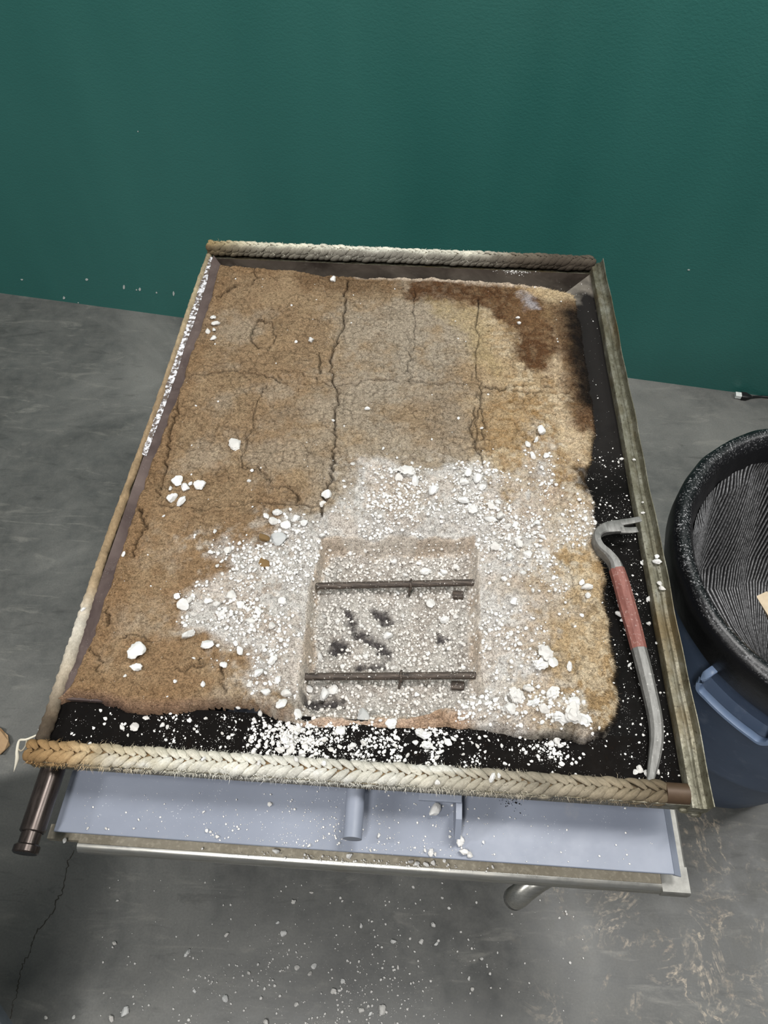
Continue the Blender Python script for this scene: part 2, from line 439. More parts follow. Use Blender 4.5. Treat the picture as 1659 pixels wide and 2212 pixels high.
# bin
n = NT('translucent_blue_plastic'); c = n.geo().outputs['Position']
s1 = n.noise(c, 5, 4, 0.6); s2 = n.noise(c, 35, 5, 0.65)
col = n.mix(n.fr(s1, 0.3, 0.7), L4(62, 76, 98), L4(82, 97, 120))
col = n.mix(n.fr(s2, 0.55, 0.75, 0, 0.35), col, L4(120, 130, 146))
M['bin'] = n.set(col, 0.42, None, n.bump(s2, 0.05, 0.001), 0.4)
n = NT('pale_blue_plastic_edge'); c = n.geo().outputs['Position']
M['binedge'] = n.set(n.mix(n.noise(c, 40, 4, 0.6), L4(112, 136, 172), L4(150, 168, 196)), 0.4, None, None, 0.4)
def bag(name, rib):
    n = NT(name); g = n.geo(); c = g.outputs['Position']
    nz = n.n('ShaderNodeSeparateXYZ'); n.l(g.outputs['Normal'], nz.inputs[0])
    s1 = n.noise(c, 320, 4, 0.75); s2 = n.noise(c, 28, 4, 0.6)
    dust = n.math('MULTIPLY', n.fr(s1, 0.56, 0.66), n.math('MULTIPLY', n.fr(nz.outputs[2], 0.4, 0.95), n.fr(s2, 0.36, 0.64)))
    if rib:
        at = n.n('ShaderNodeAttribute', attribute_name='pigment')
        dust = n.math('MULTIPLY', at.outputs['Fac'], n.fr(n.noise(c, 150, 5, 0.75), 0.36, 0.62, 0.15, 0.75))
    col = n.mix(dust, L4(14, 14, 16), L4(208, 208, 210))
    M[name] = n.set(col, n.fr(dust, 0, 0.5, 0.32, 0.9) if not rib else 0.75, None, n.bump(s2, 0.3, 0.004, n.bump(s1, 0.25, 0.001)), 0.4)
bag('black_bag_fold', False); bag('black_bag_inside', True)

def flat(name, col, rough=0.6, metal=0.0, scale=80, var=0.25):
    n = NT(name); c = n.geo().outputs['Position']; g = n.noise(c, scale, 4, 0.6)
    a = tuple(x * (1 - var) for x in col); b = tuple(min(1, x * (1 + var)) for x in col)
    M[name] = n.set(n.mix(g, (*a, 1), (*b, 1)), rough, metal, n.bump(g, 0.15, 0.001), 0.35)
flat('paint_chip', lin(176, 182, 178)); flat('cardboard', lin(176, 146, 112), 0.9); flat('cable_black', lin(22, 22, 23), 0.45)
flat('plug_white', lin(205, 208, 205), 0.35); flat('crack_dark', lin(70, 67, 62), 0.9); flat('grey_enamel', lin(112, 118, 126), 0.5)
flat('burnt_tape', lin(74, 58, 44), 0.5, 0.2); flat('wood_scrap', lin(186, 170, 146), 0.85); flat('floor_chip', lin(190, 178, 160), 0.9)
flat('soot_dust', lin(16, 14, 13), 0.95)

# ------------------------------------------------------------------ setting: floor and wall
wa = np.array(P(0, 633, 0)[:2]); wb = np.array(P(1659, 857, 0)[:2])
wd = (wb - wa) / np.linalg.norm(wb - wa); wn = np.array([wd[1], -wd[0]])        # wn points into the hall
if wn[1] > 0: wn = -wn
def onwall(u, v, off=0.0):
    """photo pixel -> point on the wall plane (off metres in front of it)"""
    r = RC @ np.array([u - IW / 2, v - IH / 2, FPX])
    o = wa + wn * off
    t = (o @ wn) / (r[:2] @ wn)
    return np.array([r[0] * t, r[1] * t, ZC + r[2] * t])

m = MB()
fa, fb_ = wa - wd * 3.2, wa + wd * 6.2
m.box((-4.2, -3.2, -0.12), (4.4, 2.9, 0.0))
fl_ = m.build('floor', M['concrete'], smooth=False)
tag(fl_, 'dark grey polished concrete floor with pale smears and dust', None, None, 'structure')
m = MB()
q = [fa, fb_, fb_ - wn * 0.15, fa - wn * 0.15]
m.prism([tuple(p) for p in q], 0.0, 4.2, lambda p, q_, d: (p, q_, d))
wall = m.build('wall_back', M['wall'], smooth=False)
tag(wall, 'teal green painted wall with fine orange-peel texture', None, None, 'structure')
# floor must stop at the wall: paint chips where the coat was knocked off
def chip(u, v, wpx, hpx):
    n_ = 8; a = np.linspace(0, 2 * np.pi, n_, endpoint=False)
    rr = rng.uniform(0.6, 1.0, n_)
    f0 = [onwall(u + wpx / 2 * r * math.cos(t), v + hpx / 2 * r * math.sin(t), 0.0) for t, r in zip(a, rr)]
    f1 = [onwall(u + wpx / 2 * r * math.cos(t), v + hpx / 2 * r * math.sin(t), 0.0012) for t, r in zip(a, rr)]
    fs = [tuple(range(n_)), tuple(range(2 * n_ - 1, n_ - 1, -1))] + [(i, (i + 1) % n_, n_ + (i + 1) % n_, n_ + i) for i in range(n_)]
    mesh_obj('paint_chip', f0 + f1, fs, M['paint_chip'], wall, smooth=False)
for u, v, a, b in [(47, 604, 7, 4), (187, 604, 8, 7), (138, 643, 6, 8), (268, 620, 6, 12), (302, 625, 8, 9), (295, 626, 4, 4), (338, 632, 5, 5), (375, 634, 5, 12), (169, 654, 4, 3), (1488, 583, 6, 4), (298, 284, 3, 4)]:
    chip(u, v, a, b)
# hairline crack in the floor
cp = [(160, 1838), (148, 1860), (140, 1900), (136, 1925), (122, 1945), (118, 1965), (100, 1990), (82, 2010), (70, 2035), (62, 2060), (50, 2085), (42, 2115), (38, 2140), (28, 2175), (22, 2200)]
cw = spline(np.array([P(u, v, 0.0) for u, v in cp]), 90)
cw[:, :2] += rng.normal(0, 0.0014, (90, 2))
V = []; F = []
for i, p in enumerate(cw):
    t = cw[min(i + 1, 89)] - cw[max(i - 1, 0)]; nrm = np.array([-t[1], t[0], 0]) / np.linalg.norm(t); hw = rng.uniform(0.0005, 0.0016)
    V += [p - nrm * hw + (0, 0, 0.0003), p + nrm * hw + (0, 0, 0.0003)]
    if i: F.append((2 * i - 2, 2 * i, 2 * i + 1, 2 * i - 1))
mesh_obj('floor_crack', V, F, M['crack_dark'], fl_, smooth=False)

# ------------------------------------------------------------------ cart
ZCART = 0.618
cart = empty('steel_cart', (-0.02, 0.75, 0), 'stainless steel work cart with a rolled front edge under the furnace door', 'cart')
cx0, cx1, cy0, cy1 = -0.452, 0.384, 0.170, 1.30
mm = MB(); mm.box((cx0 + 0.0422, cy0 + 0.0301, ZCART - 0.016), (cx1 - 0.0201, cy1 - 0.0261, ZCART - 0.003), 0.001)
mm.build('cart_top', M['dusty'], cart, smooth=False)
# front ledge: flat strip, rolled nose and skirt, swept along x
prof = [(0.0085, -0.012), (0.0085, -0.0036), (0.0055, -0.0038), (0.0025, -0.0055), (0.0002, -0.009), (-0.0015, -0.014), (-0.001, -0.020), (0.002, -0.025), (0.0065, -0.026), (0.006, -0.045), (0.0078, -0.045), (0.0085, -0.026)]
mm = MB(); xl = P(163, 1828, ZCART)[0]
mm.prism(prof, xl, cx1 - 0.035, lambda p, q, d: (d, cy0 + p, ZCART + q)); mm.build('front_edge_rail', M['steel'], cart, sharp=40)
mm = MB(); mm.prism([(0.0085, -0.012), (0.0085, -0.0055), (0.030, -0.0045), (0.030, -0.014)], xl, cx1 - 0.035, lambda p, q, d: (d, cy0 + p, ZCART + q)); mm.build('front_ledge', M['dusty'], cart, smooth=False)
mm = MB()
mm.prism([(0.030, -0.014), (0.030, -0.004), (0.0, -0.004), (-0.0025, -0.008), (-0.0025, -0.020), (0.0, -0.022), (0.012, -0.022)], cx1 - 0.035, cx1, lambda p, q, d: (d, cy0 + p, ZCART + q + 0.0008))
mm.build('corner_plate', M['dull'], cart, sharp=35)
mm = MB()   # left end: only the bare sheet lip is left
mm.prism([(0.030, -0.016), (0.030, -0.006), (0.012, -0.006), (0.0115, -0.016)], cx0, xl, lambda p, q, d: (d, cy0 + p, ZCART + q))
mm.build('sheet_lip', M['dusty'], cart, smooth=False)
mm = MB(); rp = [(0.0, -0.022), (0.0, -0.006), (-0.003, -0.003), (-0.017, -0.003), (-0.019, -0.005), (-0.020, -0.016)]
mm.prism(rp, cy0 + 0.03, cy1, lambda p, q, d: (cx1 + p, d, ZCART + q)); mm.build('side_edge_rail', M['dull'], cart, sharp=35)
mm = MB(); mm.prism([(-p, q) for p, q in rp], cy0 + 0.03, cy1, lambda p, q, d: (cx0 + 0.022 + p, d, ZCART + q)); mm.build('side_edge_rail', M['dull'], cart, sharp=35)
mm = MB(); mm.prism([(0, -0.022), (0, -0.006), (-0.006, -0.003), (-0.024, -0.003), (-0.026, -0.02)], cx0, cx1, lambda p, q, d: (d, cy1 + p, ZCART + q)); mm.build('back_edge_rail', M['steel'], cart, sharp=35)
for lx in (-0.36, 0.29):
    for ly in (0.34, 1.22):
        v, f = tube([(lx, ly, 0.10), (lx, ly, 0.35), (lx, ly, ZCART - 0.02)], 0.016, 16); leg = mesh_obj('leg', v, f, M['steel'], cart, sharp=50)
        v, f = sweep([(lx - 0.014, ly, 0.05), (lx + 0.014, ly, 0.05)], [circ(0.05, 24)] * 2); mesh_obj('caster_wheel', v, f, M['cable_black'], leg, sharp=50)
        mm = MB(); mm.box((lx - 0.022, ly - 0.02, 0.055), (lx - 0.017, ly + 0.02, 0.104)); mm.box((lx + 0.017, ly - 0.02, 0.055), (lx + 0.022, ly + 0.02, 0.104)); mm.box((lx - 0.022, ly - 0.02, 0.10), (lx + 0.022, ly + 0.02, 0.106))
        mm.build('caster_fork', M['steel'], leg, smooth=False)
mm = MB(); mm.box((-0.36, 0.34, 0.235), (0.29, 1.22, 0.243), 0.003); mm.build('lower_shelf', M['steel'], cart, smooth=False)
# bent tube handle hanging below the front rail
hp = spline(np.array([P(1200, 1880, 0.57), P(1165, 1900, 0.565), P(1140, 1918, 0.556), P(1122, 1934, 0.545), P(1112, 1940, 0.53), P(1116, 1938, 0.50), P(1150, 1910, 0.48), P(1190, 1880, 0.475)]), 30)
v, f = tube(hp, 0.0150, 18); mesh_obj('tube_handle', v, f, M['steel'], cart, sharp=60)

# ------------------------------------------------------------------ furnace door: shell
ZP = 0.646                                    # top of the blue face plate
door = empty('furnace_door', (-0.04, 0.75, ZCART), 'insulated furnace door lying flat on the cart, crumbling fibre lining upwards', 'furnace door')
XL, XR, YF, YB = -0.462, 0.384, 0.246, 1.362
px0, px1, py0 = -0.4317, 0.3561, 0.1848
mm = MB(); mm.box((px0, py0, ZP - 0.005), (px1, 1.345, ZP), 0.0008); mm.build('face_plate', M['blue'], door, smooth=False)
mm = MB()
mm.prism([(0, 0), (0.0112, -0.010), (0.0112, -0.0125), (-0.0008, -0.005)], py0 - 0.0005, 1.345, lambda p, q, d: (px1 + p, d, ZP + q)); mm.build('bent_plate_edge', M['blue'], door, smooth=False)
mm = MB(); mm.box((px0 + 0.02, py0 + 0.02, ZCART - 0.0022), (px1 - 0.02, 1.30, ZP - 0.005)); mm.build('backing_board', M['dusty'], door, smooth=False)
# box wall and overhanging rim
wy = 0.268; wx0, wx1 = -0.4284, 0.3575
mm = MB()
mm.box((wx0, wy, ZP), (wx1, wy + 0.004, ZT - 0.03)); mm.box((wx0, 1.33, ZP), (wx1, 1.334, ZT - 0.03))
mm.box((wx0, wy + 0.004, ZP), (wx0 + 0.004, 1.33, ZT - 0.03)); mm.box((wx1 - 0.004, wy + 0.004, ZP), (wx1, 1.33, ZT - 0.03))
mm.build('box_wall', M['blue'], door, smooth=False)
ZFL = ZT - 0.020                              # flange level
mm = MB(); z0_, z1_ = ZT - 0.034, ZT - 0.0302
mm.box((XL + 0.004, YF + 0.006, z0_), (XR - 0.004, 0.325, z1_)); mm.box((XL + 0.004, 1.22, z0_), (XR - 0.004, YB - 0.003, z1_))
mm.box((XL + 0.004, 0.325, z0_), (-0.37, 1.22, z1_)); mm.box((0.26, 0.325, z0_), (XR - 0.004, 1.22, z1_)); mm.build('rim_sheet', M['steel'], door, smooth=False)
ya, yb_ = 0.2755, 1.3305; xa, xb = -0.4475, 0.3615; ia, ib_ = -0.36, 0.25
iy0, iy1 = 0.332, 1.20
def quad_slab(pts, z, th, name, mat):
    v = [(x, y, z) for x, y in pts] + [(x, y, z - th) for x, y in pts]
    f = [(0, 1, 2, 3), (7, 6, 5, 4)] + [(i, i + 4, (i + 1) % 4 + 4, (i + 1) % 4) for i in range(4)]
    return mesh_obj(name, v, f, mat, door, smooth=False)
sf = quad_slab([(xa, ya), (xb, ya), (xb, iy0), (xa, iy0)], ZFL, 0.006, 'front_flange', M['soot_front']); sf['label'] = 'soot-black steel flange strip beside the front rope'
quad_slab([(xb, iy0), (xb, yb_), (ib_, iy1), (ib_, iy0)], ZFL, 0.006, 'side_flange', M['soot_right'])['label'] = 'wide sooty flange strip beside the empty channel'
quad_slab([(xb, yb_), (xa, yb_), (ia, iy1), (ib_, iy1)], ZFL, 0.006, 'back_flange', M['soot_back'])['label'] = 'heat-stained bare steel flange beside the back rope'
quad_slab([(xa, yb_), (xa, iy0), (ia, iy0), (ia, iy1)], ZT - 0.013, 0.006, 'side_flange', M['soot_left'])['label'] = 'narrow heat-tinted flange strip beside the worn rope'
# white flaking coat on the left strip
mm = MB(); fk = [(459, 556, 448, 552), (446, 612, 434, 608), (432, 655, 419, 650), (418, 700, 404, 697), (400, 745, 386, 740), (384, 800, 369, 795), (366, 850, 351, 845), (348, 900, 333, 895), (334, 935, 318, 930), (316, 985, 305, 980)]
V = [P(a, b, ZT - 0.012) for a, b, c, d in fk] + [P(c, d, ZT - 0.012) for a, b, c, d in fk]
k = len(fk); V += [(x, y, ZT - 0.0135) for x, y, z in V]
F = [(i, i + 1, k + i + 1, k + i) for i in range(k - 1)] + [(2 * k + i, 3 * k + i, 3 * k + i + 1, 2 * k + i + 1) for i in range(k - 1)]
F += [(i, 2 * k + i, 2 * k + i + 1, i + 1) for i in range(k - 1)] + [(k + i, k + i + 1, 3 * k + i + 1, 3 * k + i) for i in range(k - 1)]
mesh_obj('flaking_coat', V, F, M['flake'], door, smooth=False)['label'] = 'flaking white coat on the narrow flange strip'
# right channel (rope gone) : shaped profile
prof = [(0.3600, -0.027), (0.3600, -0.006), (0.3612, -0.004), (0.3655, -0.0035), (0.3690, -0.0045), (0.3702, -0.0068), (0.3725, -0.0070), (0.3745, -0.0052), (0.3790, -0.0048), (0.3815, -0.0015), (0.3828, 0.0062), (0.3840, 0.0062), (0.3836, -0.003), (0.3838, -0.020), (0.3800, -0.027)]
ys = np.linspace(0.2440, 1.349, 60); V = []; K = len(prof)
for y in ys:
    j = 0.0007 * math.sin(y * 23) + 0.0005 * math.sin(y * 57 + 1)
    V += [(a + j * (0.4 if a < 0.372 else 1), y, ZT + b) for a, b in prof]
F = [(i * K + q, (i + 1) * K + q, (i + 1) * K + (q + 1) % K, i * K + (q + 1) % K) for i in range(len(ys) - 1) for q in range(K)] + [tuple(range(K)), tuple(range(len(V) - 1, len(V) - K - 1, -1))]
ch = mesh_obj('gasket_channel', V, F, M['channel'], door, sharp=32); ch['label'] = 'empty stained stainless channel that has lost its rope'
mm = MB(); mm.box((0.352, 0.243, ZT - 0.030), (0.377, 0.252, ZT - 0.022), 0.002); mm.box((0.366, 0.2405, ZT - 0.034), (0.380, 0.250, ZT - 0.026), 0.002)
mm.build('weld_bead', M['channel'], door)
# front, back and left rope channels (sheet trough)
def trough(name, o, axis, d0, d1, wdt, zl=0.0):
    pr = [(0, -0.030), (0, -0.007 + zl), (0.0012, -0.007 + zl), (0.0012, -0.024), (wdt - 0.0012, -0.024), (wdt - 0.0012, -0.0195), (wdt, -0.0195), (wdt, -0.030)]
    mm = MB()
    if axis == 'x': mm.prism(pr, d0, d1, lambda p, q, d: (d, o + p, ZT + q))
    elif axis == '-x': mm.prism(pr, d0, d1, lambda p, q, d: (d, o - p, ZT + q))
    else: mm.prism(pr, d0, d1, lambda p, q, d: (o + p, d, ZT + q))
    return mm.build(name, M['channel'], door, smooth=False)
trough('gasket_channel', 0.2475, 'x', XL + 0.004, 0.3595, 0.029)
trough('gasket_channel', 1.3605, '-x', -0.458, 0.366, 0.031)
trough('gasket_channel', XL + 0.002, 'y', 0.2775, 1.322, 0.014, -0.012)
# burnt end piece at the right end of the front rope
v, f = sweep([(0.3315, 0.2605, ZT - 0.008), (0.345, 0.2605, ZT - 0.008), (0.3592, 0.2605, ZT - 0.008)], [circ(0.0128, 16, 0.0125)] * 3)
mesh_obj('burnt_rope_end', v, f, M['burnt_tape'], door, sharp=50)
# middle stud, bracket, hinge pin
zs = 0.682
v, f = sweep([P(770, 1690, zs)[:2] + (zs,), P(761, 1813, zs)[:2] + (zs,)], [circ(0.0118, 28)] * 2)
v[:28, 1] = wy; v[28:, 1] = 0.1925; mesh_obj('round_stud', v, f, M['blue'], door, sharp=40)
bx0, bx1 = P(905, 1705, 0.695)[0], P(998, 1700, 0.695)[0]
mm = MB(); mm.box((bx0, 0.2405, 0.690), (bx1, wy, 0.695), 0.0006); b1 = mm.build('latch_bracket', M['blue'], door, smooth=False)
mm = MB(); gx = P(985, 1740, 0.69)[0]
mm.prism([(wy, 0.648), (wy, 0.690), (0.2395, 0.692), (0.222, 0.690), (0.2035, 0.668), (0.2065, 0.661), (0.225, 0.652)], gx, gx + 0.0075, lambda p, q, d: (d, p, q)); mm.build('gusset', M['blue'], b1, smooth=False)
# hinge pin
zp = 0.686; pxc = -0.4395
def pinseg(name, r, y0, y1, parent, bev=0.0012):
    pts = [(pxc, y1, zp), (pxc, y1 - bev, zp), (pxc, y0 + bev, zp), (pxc, y0, zp)]
    v, f = sweep(pts, [circ(r - bev, 32), circ(r, 32), circ(r, 32), circ(r - bev, 32)]); return mesh_obj(name, v, f, M['darksteel'], parent, sharp=40)
pin = pinseg('hinge_pin', 0.0152, 0.1740, 0.34, door); pin['label'] = 'dark oiled steel hinge pin with grooved end'
pinseg('pin_neck', 0.0121, 0.1590, 0.1745, pin, 0.0004); pinseg('pin_head', 0.0155, 0.1500, 0.1600, pin, 0.0016)

# ------------------------------------------------------------------ furnace door: fibre lining (height field, split into blocks along its cracks)
STEP = 0.0016
gx_ = np.arange(-0.462, 0.328, STEP); gy_ = np.arange(0.302, 1.312, STEP)
X, Y = np.meshgrid(gx_, gy_)                 # rows: y
outline = poly([(104, 1512), (150, 1503), (200, 1506), (240, 1516), (290, 1532), (340, 1532), (380, 1530), (420, 1522), (500, 1518), (555, 1526), (600, 1546), (640, 1556), (700, 1560),
    (800, 1558), (900, 1562), (980, 1560), (1060, 1568), (1130, 1580), (1200, 1590), (1270, 1594), (1318, 1584), (1340, 1556), (1348, 1505), (1342, 1430), (1330, 1350), (1316, 1300), (1316, 1225),
    (1302, 1180), (1290, 1110), (1288, 1065), (1272, 1030), (1284, 985), (1292, 930), (1284, 860), (1270, 760), (1256, 680), (1246, 626), (1190, 612), (1100, 606), (1000, 602), (930, 597), (860, 596), (780, 596), (700, 592),
    (640, 582), (590, 580), (540, 574), (472, 570), (452, 640), (420, 730), (386, 830), (350, 930), (320, 1000), (283, 1110), (238, 1240), (198, 1360), (152, 1466)])
sd = sdpoly(X, Y, outline) + (fbm(X, Y, 0.02, 4, 3) - 0.5) * 0.008
pitp = poly([(694, 1158), (725, 1150), (760, 1150), (790, 1160), (818, 1166), (845, 1152), (870, 1150), (905, 1162), (940, 1152), (985, 1160), (1028, 1150), (1036, 1200), (1038, 1300), (1036, 1400), (1042, 1460), (1046, 1490),
    (1006, 1506), (975, 1526), (930, 1540), (850, 1548), (760, 1550), (690, 1548), (642, 1550), (638, 1510), (650, 1440), (656, 1380), (660, 1320), (668, 1260), (684, 1210)])
sp = sdpoly(X, Y, pitp) + (fbm(X, Y, 0.03, 4, 9) - 0.5) * 0.010
powderp = poly([(395, 1180), (440, 1160), (520, 1150), (590, 1112), (660, 1100), (710, 1090), (735, 1030), (780, 1002), (860, 985), (950, 1000), (1050, 1012), (1090, 1060), (1150, 1000), (1185, 930), (1215, 960), (1230, 1050), (1285, 1080), (1290, 1150),
    (1240, 1190), (1200, 1230), (1235, 1280), (1200, 1330), (1180, 1400), (1205, 1470), (1260, 1500), (1275, 1585), (1100, 1575), (900, 1570), (640, 1570), (590, 1545), (530, 1500), (500, 1440), (470, 1405), (400, 1345), (395, 1290), (440, 1255), (400, 1225)])
dpw = sdpoly(X, Y, powderp) + (fbm(X, Y, 0.05, 5, 21) - 0.5) * 0.09 - 0.004 - 0.014 * sstep(-0.16, -0.24, X)
powder = sstep(-0.012, 0.020, dpw)
# heights
right = sstep(0.20, 0.27, X)
we = 0.010 + 0.022 * right + 0.006 * sstep(0.36, 0.34, Y)
t = np.clip(sd / we, 0, 1); prof_ = np.sqrt(np.clip(1 - (1 - t) ** 2, 0, 1))
top = 0.0015 + (fbm(X, Y, 0.16, 3, 5) - 0.5) * 0.009 + (fbm(X, Y, 0.035, 4, 6) - 0.5) * 0.005 + (fbm(X, Y, 0.010, 4, 8, 0.70) - 0.5) * 0.0046
f1, f2, cid = voro(X + 0.006 * (fbm(X, Y, 0.02, 3, 40) - 0.5), Y + 0.006 * (fbm(X, Y, 0.02, 3, 41) - 0.5), 0.0175, 50)
ck = 1 - sstep(0.02, 0.13, f2 - f1)
f1b, f2b, cidb = voro(X + 0.003 * (fbm(X, Y, 0.01, 3, 42) - 0.5), Y + 0.003 * (fbm(X, Y, 0.01, 3, 43) - 0.5), 0.0085, 60)
ckb = 1 - sstep(0.03, 0.22, f2b - f1b)
mud = sstep(0.40, 0.56, fbm(X, Y, 0.22, 3, 12) + 0.22 * sstep(-0.15, -0.02, X) + 0.1 * sstep(0.5, 0.8, Y) - 0.05)
crk = np.clip(ck * (0.15 + 0.85 * mud) * sstep(0.36, 0.55, fbm(X, Y, 0.03, 3, 13)) + 0.55 * ckb * mud * sstep(0.4, 0.6, fbm(X, Y, 0.05, 3, 14)), 0, 1) * (1 - 0.8 * powder)
top += -crk * 0.0016 + (cid - 0.5) * 0.0012 * mud
# long cracks and seams
def jit(pts, k=5, a=0.0024):
    p = poly(pts); n_ = len(p) * k; t_ = np.linspace(0, len(p) - 1, n_); i = np.minimum(t_.astype(int), len(p) - 2); u = (t_ - i)[:, None]
    q = p[i] * (1 - u) + p[i + 1] * u; q[1:-1] += rng.normal(0, a, (n_ - 2, 2)); return q
CR = {
 'A': ([(752, 605), (748, 628), (745, 660), (742, 700), (728, 740), (715, 770), (712, 800), (722, 830), (735, 850), (725, 880), (722, 920), (728, 950), (718, 975), (720, 1010), (712, 1040), (700, 1060), (697, 1090), (690, 1140)], 0.0030, 0.008),
 'B': ([(395, 815), (450, 806), (500, 800), (560, 808), (600, 822), (650, 828), (690, 825), (725, 834), (760, 826), (820, 822), (900, 826), (960, 828), (1030, 830), (1080, 842), (1150, 846), (1230, 850)], 0.0026, 0.005),
 'C': ([(895, 625), (896, 700), (890, 760), (882, 800), (890, 830)], 0.0018, 0.0035),
 'D': ([(1034, 640), (1031, 700), (1028, 800), (1040, 850), (1026, 910), (1030, 970), (1050, 1010), (1040, 1060), (1034, 1140)], 0.0022, 0.004),
 'E': ([(390, 820), (380, 890), (370, 940), (360, 990), (348, 1050), (342, 1075)], 0.0024, 0.007),
 'E2': ([(300, 1098), (308, 1122), (316, 1132), (310, 1150), (296, 1168), (284, 1200)], 0.0024, 0.006),
 'F': ([(575, 832), (560, 860), (545, 905), (532, 950), (524, 1010)], 0.0018, 0.003),
 'G': ([(345, 1090), (400, 1096), (440, 1102), (480, 1094), (560, 1080), (640, 1088), (700, 1092)], 0.0022, 0.004),
 'H': ([(520, 1008), (560, 1014), (578, 1028), (582, 1045), (630, 1054), (640, 1070), (640, 1092)], 0.0022, 0.005),
 'I': ([(470, 640), (485, 628), (497, 622), (512, 612)], 0.004, 0.008), 'I2': ([(548, 570), (552, 600), (546, 616)], 0.002, 0.005),
 'J': ([(232, 1310), (236, 1330), (230, 1352)], 0.0022, 0.006), 'K': ([(430, 1420), (440, 1440), (378, 1450)], 0.0016, 0.003),
 'L': ([(480, 1430), (478, 1470), (486, 1500)], 0.0018, 0.004), 'M': ([(1236, 1142), (1262, 1146), (1290, 1142)], 0.0018, 0.005),
 'N': ([(596, 800), (650, 806), (690, 818)], 0.0020, 0.005), 'O': ([(1025, 880), (1018, 920), (1022, 960), (1040, 985)], 0.0030, 0.004),
 'Q': ([(1030, 850), (1046, 900), (1040, 950)], 0.0024, 0.004), 'R': ([(560, 690), (545, 715), (540, 740), (575, 755), (592, 740), (590, 700), (560, 690)], 0.0025, 0.0035), 'S': ([(690, 760), (692, 805)], 0.004, 0.004),
 'T': ([(1035, 838), (1090, 838), (1130, 832)], 0.0028, 0.004), 'T2': ([(190, 1395), (215, 1420), (210, 1450)], 0.0018, 0.003), 'T3': ([(260, 1380), (300, 1372), (330, 1388)], 0.0016, 0.003)}
cline = np.zeros_like(X); cdep = np.zeros_like(X)
for k_, (pts, wd_, dp_) in CR.items():
    d = dline(X, Y, jit(pts)); wloc_ = wd_ * 0.60 * (0.5 + fbm(X, Y, 0.02, 2, ord(k_[0])))
    g = np.exp(-(d / wloc_) ** 2) * (1 - 0.75 * powder * (dpw > 0.01)); cline = np.maximum(cline, g); cdep = np.maximum(cdep, g * dp_)
top -= cdep
# ledges: patches where a skin of lining has flaked away
for pts, dz in [([(560, 690), (545, 715), (540, 745), (580, 757), (592, 735), (590, 700)], 0.003), ([(600, 812), (650, 812), (692, 822), (690, 830), (640, 830), (600, 822)], 0.004),
                ([(345, 1090), (440, 1100), (500, 1092), (520, 1010), (440, 1000), (380, 1010)], 0.0025), ([(470, 640), (480, 600), (530, 600), (540, 650), (500, 660)], 0.003),
                ([(690, 760), (712, 760), (712, 806), (690, 806)], 0.003), ([(275, 1190), (300, 1200), (302, 1240), (280, 1250), (262, 1220)], 0.004)]:
    top -= dz * sstep(-0.0015, 0.0022, sdpoly(X, Y, poly(pts)) + (fbm(X, Y, 0.01, 3, 77) - 0.5) * 0.004)
# wrinkled skin on the right
wr = sstep(1000, 1060, 0 * X + 1030) * sstep(0.10, 0.14, X) * sstep(0.62, 0.72, Y) * (1 - sstep(0.95, 1.05, Y))
rid = np.abs(fbm(X * 1.0 + 0.02 * fbm(X, Y, 0.03, 3, 90), Y, 0.022, 4, 91) - 0.5) * 2
top -= wr * (1 - sstep(0.0, 0.22, rid)) * 0.0060
# rubble skin in the powder zone, sunken towards the pit
r1, r2, rid_ = voro(X, Y, 0.0105, 70); r1b, r2b, ridb = voro(X, Y, 0.0050, 73)
rub = (0.62 - np.clip(r1, 0, 1)) * 0.0065 * sstep(0.25, 0.8, rid_) + (0.6 - np.clip(r1b, 0, 1)) * 0.0030 * sstep(0.1, 0.7, ridb)
bare = fbm(X, Y, 0.05, 3, 33)
top += powder * (rub * (0.35 + 0.9 * sstep(0.35, 0.6, bare)) + (fbm(X, Y, 0.022, 4, 34) - 0.5) * 0.009 + (fbm(X, Y, 0.07, 2, 35) - 0.5) * 0.012)
tpz = sstep(-0.003, 0.002, sp); near = sstep(-0.055, 0.0, sp); top -= near * powder * 0.010
for u0, v0, su, sv, hh in [(800, 1122, 0.045, 0.016, 0.009), (900, 1128, 0.04, 0.018, 0.010), (985, 1120, 0.04, 0.018, 0.009), (1060, 1130, 0.025, 0.02, 0.008), (1180, 1440, 0.030, 0.024, 0.010), (1225, 1545, 0.038, 0.020, 0.013), (1130, 1530, 0.035, 0.018, 0.010), (620, 1140, 0.035, 0.02, 0.006), (600, 1530, 0.03, 0.015, 0.008), (1000, 1500, 0.02, 0.016, 0.010)]:
    q0 = P(u0, v0); top += hh * np.exp(-((X - q0[0]) / su) ** 2 - ((Y - q0[1]) / sv) ** 2) * (0.55 + 0.9 * fbm(X, Y, 0.02, 4, 60 + int(u0))) * (1 - tpz)
zlev = (ZFL - 0.004) + (ZT + top - (ZFL - 0.004)) * prof_
floor_ = ZT - 0.050 + (fbm(X, Y, 0.06, 3, 80) - 0.5) * 0.010 + (0.6 - np.clip(r1, 0, 1)) * 0.0065 + (0.6 - np.clip(r1b, 0, 1)) * 0.0035
floor_ += 0.016 * sstep(0.365, 0.335, Y) + 0.010 * sstep(0.02, 0.0, sp) * sstep(0.36, 0.55, fbm(X, Y, 0.04, 2, 83))
front_low = sstep(0.350, 0.325, Y) * sstep(-0.145, -0.12, X) * sstep(0.115, 0.09, X)
zlev = zlev - front_low * 0.009 * prof_
tp = sstep(-0.001, 0.009, sp)
Z = zlev * (1 - tp) + floor_ * tp
wallm = sstep(-0.002, 0.001, sp) * (1 - sstep(0.008, 0.016, sp))

